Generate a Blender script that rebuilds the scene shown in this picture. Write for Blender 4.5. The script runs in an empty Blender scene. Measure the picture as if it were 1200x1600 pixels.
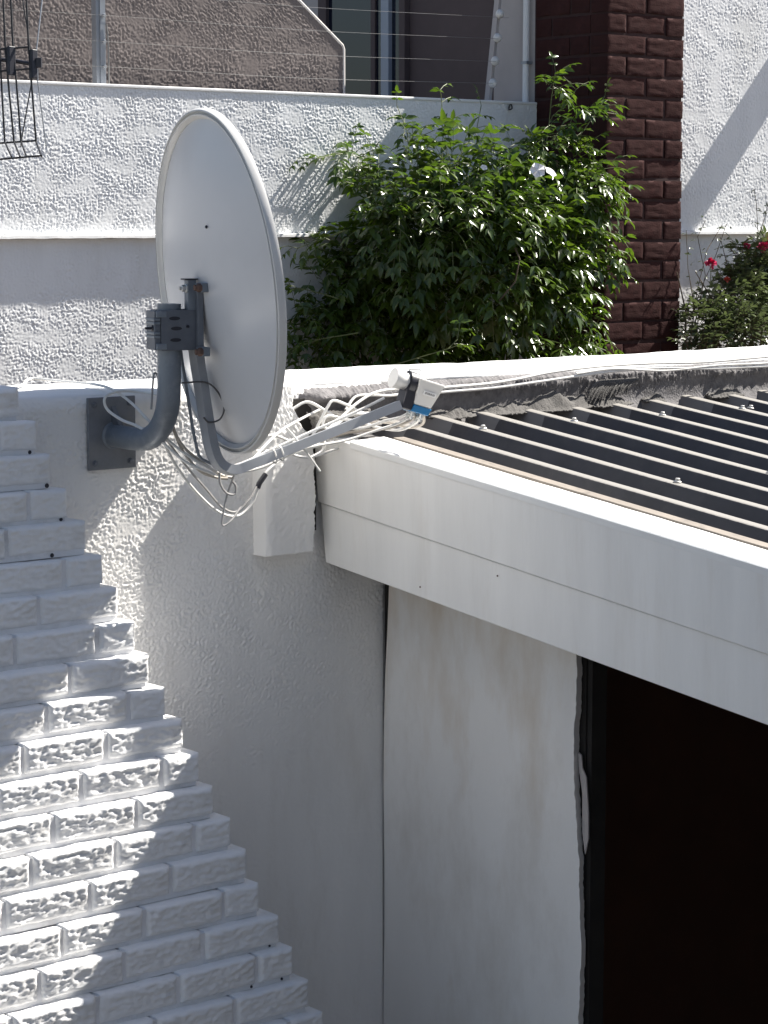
import bpy, bmesh, math, random
import numpy as np
from mathutils import Vector, Matrix

# ------------------------------------------------------------------ camera, sky, sun, exposure
scene = bpy.context.scene
col = scene.collection
rnd = random.Random(7)

cam_data = bpy.data.cameras.new('camera')
cam_data.sensor_fit = 'HORIZONTAL'; cam_data.sensor_width = 36.0; cam_data.lens = 111.0
cam_data.clip_start = 0.1; cam_data.clip_end = 2000.0
cam = bpy.data.objects.new('camera', cam_data); col.objects.link(cam)
cam.location = (-2.980, -4.523, 2.85)
cam.rotation_euler = (math.radians(90 - 7.087), 0, math.radians(-40))
scene.camera = cam

SUN_AZ, SUN_EL = math.radians(-9.0), math.radians(47.0)
world = bpy.data.worlds.new('World'); scene.world = world; world.use_nodes = True
wn = world.node_tree.nodes; wl = world.node_tree.links
bg = wn['Background']
sky = wn.new('ShaderNodeTexSky'); sky.sky_type = 'NISHITA'; sky.sun_disc = False
sky.sun_elevation = SUN_EL; sky.sun_rotation = math.radians(90) - SUN_AZ
sky.air_density = 1.0; sky.dust_density = 1.5; sky.ozone_density = 1.0
wl.new(sky.outputs['Color'], bg.inputs['Color']); bg.inputs['Strength'].default_value = 0.05

sd = bpy.data.lights.new('sun', 'SUN'); sd.energy = 5.0; sd.angle = math.radians(0.55); sd.color = (1.0, 0.955, 0.88)
so = bpy.data.objects.new('sun', sd); col.objects.link(so)
s = Vector((math.cos(SUN_AZ) * math.cos(SUN_EL), math.sin(SUN_AZ) * math.cos(SUN_EL), math.sin(SUN_EL)))
so.rotation_euler = s.to_track_quat('Z', 'Y').to_euler(); so.location = s * 20

scene.view_settings.view_transform = 'Standard'; scene.view_settings.look = 'None'
scene.view_settings.exposure = 1.45; scene.view_settings.gamma = 1.0
scene.view_settings.use_curve_mapping = False
scene.cycles.max_bounces = 8; scene.cycles.diffuse_bounces = 5

# ------------------------------------------------------------------ helpers
def tag(o, label=None, cat=None, group=None, kind=None):
    if label: o['label'] = label
    if cat: o['category'] = cat
    if group: o['group'] = group
    if kind: o['kind'] = kind
    return o

def empty(name, loc=(0, 0, 0)):
    o = bpy.data.objects.new(name, None); col.objects.link(o); o.location = loc
    o.empty_display_size = 0.1
    return o

def link(name, me, mat=None, parent=None, smooth=False, loc=None):
    o = bpy.data.objects.new(name, me); col.objects.link(o)
    if mat is not None and len(me.materials) == 0: me.materials.append(mat)
    if smooth:
        for p in me.polygons: p.use_smooth = True
    if parent is not None:
        o.parent = parent
        o.matrix_parent_inverse = Matrix.Translation(-parent.location)      # coordinates stay in metres of the place
    if loc is not None: o.location = loc
    return o

def mesh(name, V, F, mat=None, parent=None, smooth=False):
    me = bpy.data.meshes.new(name); me.from_pydata([tuple(v) for v in V], [], [tuple(f) for f in F]); me.update()
    return link(name, me, mat, parent, smooth)

class MB:
    """collects boxes, tubes and prisms of ONE part"""
    def __init__(self): self.V = []; self.F = []
    def add(self, V, F):
        n = len(self.V); self.V += [tuple(v) for v in V]; self.F += [tuple(i + n for i in f) for f in F]; return self
    def box(self, lo, hi):
        (a, b, c), (d, e, f) = lo, hi
        return self.add([(a,b,c),(d,b,c),(d,e,c),(a,e,c),(a,b,f),(d,b,f),(d,e,f),(a,e,f)],
                        [(0,3,2,1),(4,5,6,7),(0,1,5,4),(1,2,6,5),(2,3,7,6),(3,0,4,7)])
    def obox(self, c, ax, ay, az, hx, hy, hz):
        c, ax, ay, az = map(Vector, (c, ax, ay, az)); V = []
        for k in (-1, 1):
            for i, j in ((-1,-1),(1,-1),(1,1),(-1,1)): V.append(c + ax*hx*i + ay*hy*j + az*hz*k)
        return self.add(V, [(0,3,2,1),(4,5,6,7),(0,1,5,4),(1,2,6,5),(2,3,7,6),(3,0,4,7)])
    def tube(self, pts, r, seg=8, sub=0, square=None, closed_ends=True):
        P = catmull(pts, sub) if sub else [Vector(p) for p in pts]
        n = len(P); V = []; F = []
        T = [(P[min(i+1, n-1)] - P[max(i-1, 0)]).normalized() for i in range(n)]
        ref = Vector((0, 0, 1)) if abs(T[0].z) < 0.9 else Vector((0, 1, 0))
        N = (ref - T[0] * ref.dot(T[0])).normalized()
        for i in range(n):
            N = (N - T[i] * N.dot(T[i])).normalized(); B = T[i].cross(N)
            ri = r[i] if isinstance(r, (list, tuple)) else r
            if square:
                for a, b in ((-1,-1),(1,-1),(1,1),(-1,1)): V.append(P[i] + N*square[0]*a + B*square[1]*b)
            else:
                for k in range(seg):
                    a = 2*math.pi*k/seg; V.append(P[i] + N*math.cos(a)*ri + B*math.sin(a)*ri)
        m = 4 if square else seg
        for i in range(n-1):
            for k in range(m):
                k2 = (k+1) % m; F.append((i*m+k, i*m+k2, (i+1)*m+k2, (i+1)*m+k))
        if closed_ends: F.append(tuple(range(m-1, -1, -1))); F.append(tuple((n-1)*m+k for k in range(m)))
        return self.add(V, F)
    def lathe(self, c, axis, prof, seg=20):
        """prof: list of (distance along axis, radius)"""
        c = Vector(c); A = Vector(axis).normalized()
        ref = Vector((0,0,1)) if abs(A.z) < 0.9 else Vector((0,1,0))
        N = (ref - A*ref.dot(A)).normalized(); B = A.cross(N); V = []; F = []
        for d, r in prof:
            for k in range(seg):
                a = 2*math.pi*k/seg; V.append(c + A*d + N*math.cos(a)*r + B*math.sin(a)*r)
        for i in range(len(prof)-1):
            for k in range(seg):
                k2 = (k+1) % seg; F.append((i*seg+k, i*seg+k2, (i+1)*seg+k2, (i+1)*seg+k))
        F.append(tuple(range(seg-1, -1, -1))); F.append(tuple((len(prof)-1)*seg+k for k in range(seg)))
        return self.add(V, F)
    def build(self, name, mat, parent=None, smooth=False, bevel=0.0, seg=2):
        me = bpy.data.meshes.new(name); me.from_pydata(self.V, [], self.F); me.update()
        bm = bmesh.new(); bm.from_mesh(me); bmesh.ops.recalc_face_normals(bm, faces=bm.faces)
        if bevel > 0:
            ed = [e for e in bm.edges if len(e.link_faces) == 2 and e.calc_face_angle(0) > 0.5]
            bmesh.ops.bevel(bm, geom=ed, offset=bevel, segments=seg, affect='EDGES', profile=0.5)
        bm.to_mesh(me); bm.free()
        o = link(name, me, mat, parent, smooth)
        if smooth:
            try: me.set_sharp_from_angle(angle=math.radians(40))
            except Exception: pass
        return o

def catmull(pts, sub):
    P = [Vector(p) for p in pts]; Q = [P[0]*2 - P[1]] + P + [P[-1]*2 - P[-2]]; out = []
    for i in range(1, len(Q)-2):
        a, b, c, d = Q[i-1], Q[i], Q[i+1], Q[i+2]
        for k in range(sub):
            t = k/sub
            out.append(0.5*((2*b) + (c-a)*t + (2*a-5*b+4*c-d)*t*t + (3*b-a-3*c+d)*t*t*t))
    out.append(P[-1]); return out

# gradient noise on numpy arrays, for real relief on meshes
_perm = np.random.RandomState(3).permutation(512)
_grad = np.random.RandomState(5).uniform(-1, 1, (512, 2)); _grad /= np.linalg.norm(_grad, axis=1)[:, None]
def pnoise(x, y, seed=0):
    x = np.asarray(x, float) + seed*17.3; y = np.asarray(y, float) + seed*9.1
    xi = np.floor(x).astype(int); yi = np.floor(y).astype(int); xf = x-xi; yf = y-yi
    u = xf*xf*xf*(xf*(xf*6-15)+10); v = yf*yf*yf*(yf*(yf*6-15)+10)
    def g(i, j, dx, dy):
        h = _perm[(_perm[(xi+i) & 511] + yi + j) & 511]; gr = _grad[h]; return gr[..., 0]*dx + gr[..., 1]*dy
    a = g(0,0,xf,yf)*(1-u) + g(1,0,xf-1,yf)*u; b = g(0,1,xf,yf-1)*(1-u) + g(1,1,xf-1,yf-1)*u
    return (a*(1-v) + b*v)*1.5
def roughcast(x, z, size=0.012, seed=0):
    """0..1 trowelled worm-like render relief"""
    wx = x + 0.4*size*pnoise(x/(2.2*size), z/(2.2*size), seed+5); wz = z + 0.4*size*pnoise(x/(2.2*size), z/(2.2*size), seed+6)
    a = 1 - np.abs(pnoise(wx/(1.5*size), wz/(1.15*size), seed))*2.2
    b = pnoise(wx/size, wz/size, seed+1)
    c = pnoise(x/(0.5*size), z/(0.5*size), seed+2)
    d = pnoise(x/(11*size), z/(8*size), seed+3)
    return np.clip(0.45*a + 0.5*b + 0.18*c, -0.6, 1.0)*np.clip(0.88+0.85*d, 0.25, 1.4)

def grid_face(name, x0, x1, z0, z1, step, hfun, mat, parent, y=0.0):
    """vertical face with real relief, looking towards -Y; hfun(x,z) gives metres outwards"""
    nx = max(2, int(round((x1-x0)/step))+1); nz = max(2, int(round((z1-z0)/step))+1)
    xs = np.linspace(x0, x1, nx); zs = np.linspace(z0, z1, nz); X, Z = np.meshgrid(xs, zs)
    Y = y - hfun(X, Z); V = np.stack([X, Y, Z], -1).reshape(-1, 3)
    idx = np.arange(nx*nz).reshape(nz, nx)
    F = np.stack([idx[:-1,:-1], idx[:-1,1:], idx[1:,1:], idx[1:,:-1]], -1).reshape(-1, 4)
    me = bpy.data.meshes.new(name)
    me.vertices.add(len(V)); me.vertices.foreach_set('co', V.ravel())
    me.loops.add(F.size); me.loops.foreach_set('vertex_index', F.ravel().astype(np.int32))
    me.polygons.add(len(F)); me.polygons.foreach_set('loop_start', np.arange(0, F.size, 4, dtype=np.int32))
    me.polygons.foreach_set('use_smooth', np.ones(len(F), dtype=bool))
    me.update(calc_edges=True); me.validate()
    return link(name, me, mat, parent)

# ------------------------------------------------------------------ materials
def material(name, color, rough=0.6, var=0.0, vscale=6.0, dirt=None, dscale=3.0, damt=0.5, bump=0.0, bscale=120.0, metal=0.0, spec=0.5, stretch=None, coat=0.0):
    m = bpy.data.materials.new(name); m.use_nodes = True; nt = m.node_tree; N = nt.nodes; L = nt.links
    b = N['Principled BSDF']; b.inputs['Roughness'].default_value = rough; b.inputs['Metallic'].default_value = metal
    b.inputs['Specular IOR Level'].default_value = spec
    if coat: b.inputs['Coat Weight'].default_value = coat; b.inputs['Coat Roughness'].default_value = 0.15
    c4 = (*color, 1.0); b.inputs['Base Color'].default_value = c4
    tc = N.new('ShaderNodeTexCoord'); src = tc.outputs['Object']
    if stretch:
        mp = N.new('ShaderNodeMapping'); mp.inputs['Scale'].default_value = stretch; L.new(src, mp.inputs['Vector']); src2 = mp.outputs['Vector']
    else: src2 = src
    out = None
    if var > 0:
        n = N.new('ShaderNodeTexNoise'); n.inputs['Scale'].default_value = vscale; n.inputs['Detail'].default_value = 6; n.inputs['Roughness'].default_value = 0.65
        L.new(src2, n.inputs['Vector'])
        r = N.new('ShaderNodeMapRange'); r.inputs['From Min'].default_value = 0.3; r.inputs['From Max'].default_value = 0.7
        r.inputs['To Min'].default_value = 1-var; r.inputs['To Max'].default_value = 1+var*0.5; L.new(n.outputs['Fac'], r.inputs['Value'])
        mx = N.new('ShaderNodeMix'); mx.data_type = 'RGBA'; mx.blend_type = 'MULTIPLY'; mx.inputs['Factor'].default_value = 1.0
        mx.inputs[6].default_value = c4; L.new(r.outputs['Result'], mx.inputs[7]); out = mx.outputs[2]
    if dirt:
        n = N.new('ShaderNodeTexNoise'); n.inputs['Scale'].default_value = dscale; n.inputs['Detail'].default_value = 8; n.inputs['Roughness'].default_value = 0.7
        L.new(src2, n.inputs['Vector'])
        r = N.new('ShaderNodeMapRange'); r.inputs['From Min'].default_value = 0.52; r.inputs['From Max'].default_value = 0.72
        r.inputs['To Max'].default_value = damt; L.new(n.outputs['Fac'], r.inputs['Value'])
        mx = N.new('ShaderNodeMix'); mx.data_type = 'RGBA'; L.new(r.outputs['Result'], mx.inputs['Factor'])
        if out: L.new(out, mx.inputs[6])
        else: mx.inputs[6].default_value = c4
        mx.inputs[7].default_value = (*dirt, 1); out = mx.outputs[2]
    if out: L.new(out, b.inputs['Base Color'])
    if bump > 0:
        n = N.new('ShaderNodeTexNoise'); n.inputs['Scale'].default_value = bscale; n.inputs['Detail'].default_value = 4
        L.new(src, n.inputs['Vector']); bp = N.new('ShaderNodeBump'); bp.inputs['Strength'].default_value = bump; bp.inputs['Distance'].default_value = 0.003
        L.new(n.outputs['Fac'], bp.inputs['Height']); L.new(bp.outputs['Normal'], b.inputs['Normal'])
    return m

M = {}
M['plaster'] = material('white_plaster', (0.82, 0.805, 0.78), 0.75, var=0.07, vscale=2.5, dirt=(0.58, 0.54, 0.48), dscale=4.0, damt=0.3, stretch=(2.0, 1.0, 0.6), bump=0.15, bscale=300)
M['paintbrick'] = material('painted_brick', (0.80, 0.80, 0.80), 0.55, var=0.05, vscale=9, dirt=(0.42, 0.40, 0.37), dscale=9, damt=0.4, bump=0.12, bscale=160)
M['mortar'] = material('painted_mortar', (0.74, 0.74, 0.75), 0.7, var=0.1, vscale=12, dirt=(0.1, 0.1, 0.1), dscale=7, damt=0.35, bump=0.3, bscale=90)
M['capwhite'] = material('white_wall_top', (0.80, 0.80, 0.79), 0.7, var=0.06, vscale=5, bump=0.25, bscale=60)
M['board'] = material('white_fascia_paint', (0.80, 0.79, 0.765), 0.34, var=0.06, vscale=3, dirt=(0.50, 0.44, 0.36), dscale=3.2, damt=0.16, bump=0.08, bscale=30, stretch=(1.0, 5.0, 0.7))
M['panel'] = material('stained_white_panel', (0.84, 0.82, 0.79), 0.55, var=0.05, vscale=3.0, dirt=(0.42, 0.36, 0.28), dscale=2.3, damt=0.3, bump=0.12, bscale=70, stretch=(1.0, 1.4, 0.6))
M['darkwood_shade'] = material('dark_timber_and_gap_shade', (0.02, 0.017, 0.015), 0.8, var=0.4, vscale=15)  # timber parts, and the strips that darken shaded gaps
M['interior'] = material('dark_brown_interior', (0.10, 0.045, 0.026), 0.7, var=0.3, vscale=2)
M['roofside'] = material('beige_edge_strip', (0.22, 0.19, 0.16), 0.7, var=0.2, vscale=15, dirt=(0.06, 0.05, 0.045), dscale=20, damt=0.6)
M['membrane'] = material('grey_waterproofing', (0.165, 0.157, 0.160), 0.9, var=0.35, vscale=30, dirt=(0.05, 0.048, 0.048), dscale=45, damt=0.7, bump=0.9, bscale=150)
M['cloth'] = material('frayed_grey_cloth', (0.085, 0.08, 0.075), 0.9, var=0.35, vscale=22, bump=0.8, bscale=220)
M['screw'] = material('zinc_screw', (0.55, 0.54, 0.52), 0.4, metal=0.6)
M['dish'] = material('dish_grey_paint', (0.58, 0.58, 0.59), 0.27, var=0.04, vscale=3, dirt=(0.42, 0.41, 0.39), dscale=4, damt=0.15, bump=0.03, bscale=30)
M['rim'] = material('dish_rim_paint', (0.58, 0.575, 0.56), 0.35, var=0.05, vscale=8)
M['galv'] = material('grey_painted_steel', (0.19, 0.215, 0.245), 0.42, var=0.12, vscale=14, dirt=(0.32, 0.34, 0.36), dscale=20, damt=0.5, metal=0.25)
M['arm'] = material('pale_grey_arm_paint', (0.33, 0.345, 0.37), 0.42, var=0.1, vscale=14)
M['steel'] = material('dark_slate_steel', (0.135, 0.148, 0.172), 0.45, var=0.2, vscale=18, metal=0.3, dirt=(0.2, 0.2, 0.2), dscale=30, damt=0.4)
M['plate'] = material('weathered_base_plate', (0.20, 0.21, 0.23), 0.55, var=0.25, vscale=12, metal=0.2, dirt=(0.26, 0.25, 0.23), dscale=10, damt=0.5)
M['zinc'] = material('bright_zinc', (0.62, 0.62, 0.6), 0.35, metal=0.5, var=0.15, vscale=30)
M['rust'] = material('rusty_bolt', (0.13, 0.075, 0.055), 0.8, var=0.3, vscale=60)
M['cable'] = material('white_cable', (0.74, 0.73, 0.70), 0.4, var=0.08, vscale=25, dirt=(0.42, 0.39, 0.33), dscale=14, damt=0.5)
M['cablegrey'] = material('grey_cable', (0.36, 0.35, 0.34), 0.45, var=0.15, vscale=25)
M['cabledirty'] = material('dirty_cable', (0.42, 0.38, 0.33), 0.5, var=0.2, vscale=20)
M['cabledark'] = material('dark_thin_cable', (0.09, 0.085, 0.085), 0.5)
M['black'] = material('black_plastic', (0.018, 0.018, 0.026), 0.4)
M['lnb'] = material('lnb_white_plastic', (0.70, 0.68, 0.64), 0.38, var=0.05, vscale=12)
M['horn'] = material('lnb_cap_plastic', (0.72, 0.71, 0.68), 0.35)
M['blue'] = material('blue_band_plastic', (0.012, 0.16, 0.36), 0.35)
M['sticker'] = material('white_sticker', (0.82, 0.81, 0.79), 0.4)
M['ink'] = material('grey_print', (0.3, 0.29, 0.28), 0.5)
M['farplaster'] = material('far_white_plaster', (0.79, 0.80, 0.805), 0.75, var=0.07, vscale=2, dirt=(0.56, 0.55, 0.52), dscale=3.0, damt=0.35, stretch=(2.2, 1.0, 0.5))
M['greyplaster'] = material('brown_grey_plaster', (0.145, 0.122, 0.116), 0.85, var=0.12, vscale=3)
M['litedge'] = material('lit_wall_edge', (0.62, 0.58, 0.55), 0.8, var=0.1)  # sunlight on the gable's end edge, put into the colour
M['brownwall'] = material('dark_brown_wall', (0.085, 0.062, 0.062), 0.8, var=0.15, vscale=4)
M['pilaster'] = material('taupe_wall', (0.42, 0.385, 0.37), 0.8, var=0.1, vscale=5)
M['pillarbrick'] = material('dark_maroon_brick', (0.048, 0.0195, 0.018), 0.92, var=0.35, vscale=10, spec=0.12, dirt=(0.026, 0.013, 0.013), dscale=18, damt=0.7, bump=0.4, bscale=140)
M['pillarmortar'] = material('dark_maroon_joint', (0.043, 0.0195, 0.018), 0.95, var=0.25, vscale=20)
M['frame'] = material('blue_grey_window_frame', (0.30, 0.34, 0.40), 0.5)
M['glass'] = material('dark_window_glass', (0.012, 0.015, 0.028), 0.08, spec=0.6)
M['whitepipe'] = material('white_pvc', (0.75, 0.75, 0.75), 0.4)
M['wire'] = material('fence_wire', (0.30, 0.29, 0.28), 0.35, metal=0.7)
M['post'] = material('galvanised_post', (0.30, 0.32, 0.35), 0.4, metal=0.4, var=0.15, vscale=12)
M['bead'] = material('white_insulator', (0.70, 0.68, 0.65), 0.4)
M['blackwire'] = material('black_wire', (0.012, 0.012, 0.014), 0.5)
M['soil'] = material('garden_soil', (0.07, 0.05, 0.035), 0.95, var=0.4, vscale=8, bump=0.6, bscale=30)
M['paving'] = material('driveway_paving', (0.12, 0.11, 0.10), 0.85, var=0.2, vscale=3, bump=0.3, bscale=40)
M['stem'] = material('woody_stem', (0.11, 0.08, 0.05), 0.8, var=0.3, vscale=30)
M['greenstem'] = material('green_stem', (0.12, 0.14, 0.05), 0.6)
M['petalwhite'] = material('white_petal', (0.82, 0.80, 0.80), 0.5)
M['petalred'] = material('crimson_petal', (0.72, 0.04, 0.15), 0.5, var=0.3, vscale=60)
M['petalcoral'] = material('coral_petal', (0.66, 0.10, 0.07), 0.5, var=0.3, vscale=60)

def leaf_material(name, dark, light, rough, trans):
    m = bpy.data.materials.new(name); m.use_nodes = True; nt = m.node_tree; N = nt.nodes; L = nt.links
    b = N['Principled BSDF']; b.inputs['Roughness'].default_value = rough; b.inputs['Specular IOR Level'].default_value = 0.6
    tc = N.new('ShaderNodeTexCoord'); n = N.new('ShaderNodeTexNoise'); n.inputs['Scale'].default_value = 9; n.inputs['Detail'].default_value = 5; n.inputs['Roughness'].default_value = 0.8
    L.new(tc.outputs['Object'], n.inputs['Vector']); oi = N.new('ShaderNodeObjectInfo')
    ad = N.new('ShaderNodeMath'); ad.operation = 'MULTIPLY_ADD'; ad.inputs[1].default_value = 0.3; L.new(oi.outputs['Random'], ad.inputs[0]); L.new(n.outputs['Fac'], ad.inputs[2])
    r = N.new('ShaderNodeMapRange'); r.inputs['From Min'].default_value = 0.35; r.inputs['From Max'].default_value = 0.95; L.new(ad.outputs[0], r.inputs['Value'])
    mx = N.new('ShaderNodeMix'); mx.data_type = 'RGBA'; mx.inputs[6].default_value = (*dark, 1); mx.inputs[7].default_value = (*light, 1); L.new(r.outputs['Result'], mx.inputs['Factor'])
    L.new(mx.outputs[2], b.inputs['Base Color'])
    t = N.new('ShaderNodeBsdfTranslucent'); hs = N.new('ShaderNodeHueSaturation'); hs.inputs['Value'].default_value = 1.6; hs.inputs['Saturation'].default_value = 1.15
    L.new(mx.outputs[2], hs.inputs['Color']); L.new(hs.outputs['Color'], t.inputs['Color'])
    ms = N.new('ShaderNodeMixShader'); ms.inputs['Fac'].default_value = trans
    L.new(b.outputs['BSDF'], ms.inputs[1]); L.new(t.outputs['BSDF'], ms.inputs[2]); L.new(ms.outputs['Shader'], N['Material Output'].inputs['Surface'])
    return m
M['leaf'] = leaf_material('climber_leaf', (0.030, 0.062, 0.014), (0.130, 0.180, 0.030), 0.23, 0.36)
M['leafpale'] = leaf_material('shrub_leaf', (0.050, 0.070, 0.030), (0.115, 0.140, 0.060), 0.32, 0.22)

def stain_panel():
    m = M['panel']; nt = m.node_tree; N = nt.nodes; L = nt.links; b = N['Principled BSDF']; base = b.inputs['Base Color'].links[0].from_socket
    tc = N.new('ShaderNodeTexCoord'); mp = N.new('ShaderNodeMapping'); mp.inputs['Scale'].default_value = (1, 5.0, 1.6); L.new(tc.outputs['Object'], mp.inputs['Vector'])
    n = N.new('ShaderNodeTexNoise'); n.inputs['Scale'].default_value = 1.6; n.inputs['Detail'].default_value = 7; n.inputs['Roughness'].default_value = 0.62; L.new(mp.outputs['Vector'], n.inputs['Vector'])
    sp = N.new('ShaderNodeSeparateXYZ'); L.new(tc.outputs['Object'], sp.inputs[0])
    g = N.new('ShaderNodeMapRange'); g.inputs['From Min'].default_value = 1.35; g.inputs['From Max'].default_value = 2.0; g.inputs['To Min'].default_value = 0.0; g.inputs['To Max'].default_value = 0.34; L.new(sp.outputs['Z'], g.inputs['Value'])
    ad = N.new('ShaderNodeMath'); ad.operation = 'ADD'; L.new(n.outputs['Fac'], ad.inputs[0]); L.new(g.outputs['Result'], ad.inputs[1])
    r = N.new('ShaderNodeMapRange'); r.inputs['From Min'].default_value = 0.60; r.inputs['From Max'].default_value = 0.95; r.inputs['To Max'].default_value = 0.65; L.new(ad.outputs[0], r.inputs['Value'])
    mx = N.new('ShaderNodeMix'); mx.data_type = 'RGBA'; L.new(r.outputs['Result'], mx.inputs['Factor']); L.new(base, mx.inputs[6]); mx.inputs[7].default_value = (0.58, 0.47, 0.34, 1)
    L.new(mx.outputs[2], b.inputs['Base Color'])
stain_panel()

# charcoal roof sheet with a band of lighter grey waterproofing paint brushed along the wall end
def roof_material():
    m = material('charcoal_roof_sheet', (0.045, 0.043, 0.048), 0.5, var=0.35, vscale=9, dirt=(0.11, 0.10, 0.09), dscale=7, damt=0.45)
    nt = m.node_tree; N = nt.nodes; L = nt.links; b = N['Principled BSDF']; base = b.inputs['Base Color'].links[0].from_socket
    tc = N.new('ShaderNodeTexCoord'); sp = N.new('ShaderNodeSeparateXYZ'); L.new(tc.outputs['Object'], sp.inputs[0])
    n = N.new('ShaderNodeTexNoise'); n.inputs['Scale'].default_value = 5; L.new(tc.outputs['Object'], n.inputs['Vector'])
    ad = N.new('ShaderNodeMath'); ad.operation = 'MULTIPLY_ADD'; ad.inputs[1].default_value = 0.09; L.new(n.outputs['Fac'], ad.inputs[0]); L.new(sp.outputs['Y'], ad.inputs[2])
    gt = N.new('ShaderNodeMath'); gt.operation = 'GREATER_THAN'; gt.inputs[1].default_value = -0.085; L.new(ad.outputs[0], gt.inputs[0])
    mx = N.new('ShaderNodeMix'); mx.data_type = 'RGBA'; L.new(gt.outputs[0], mx.inputs['Factor']); L.new(base, mx.inputs[6]); mx.inputs[7].default_value = (0.15, 0.145, 0.145, 1)
    # rib crests coloured paler, as sunlit tops against shaded rib sides
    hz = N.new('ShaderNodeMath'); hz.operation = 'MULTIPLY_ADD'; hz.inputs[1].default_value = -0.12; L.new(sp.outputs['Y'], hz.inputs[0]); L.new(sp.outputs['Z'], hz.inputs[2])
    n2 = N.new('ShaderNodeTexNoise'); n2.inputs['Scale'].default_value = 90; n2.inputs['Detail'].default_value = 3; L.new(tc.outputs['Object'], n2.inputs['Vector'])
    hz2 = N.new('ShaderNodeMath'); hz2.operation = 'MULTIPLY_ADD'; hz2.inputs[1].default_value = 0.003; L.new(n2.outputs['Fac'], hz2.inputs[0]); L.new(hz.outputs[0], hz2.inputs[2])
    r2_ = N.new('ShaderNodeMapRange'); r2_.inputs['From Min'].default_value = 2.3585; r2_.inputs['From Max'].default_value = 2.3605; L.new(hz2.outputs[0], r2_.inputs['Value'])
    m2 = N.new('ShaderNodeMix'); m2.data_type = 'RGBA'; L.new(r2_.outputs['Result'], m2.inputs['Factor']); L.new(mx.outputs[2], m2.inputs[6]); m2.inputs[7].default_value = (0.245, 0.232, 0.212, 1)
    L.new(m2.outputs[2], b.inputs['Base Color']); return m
M['roof'] = roof_material()

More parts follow.
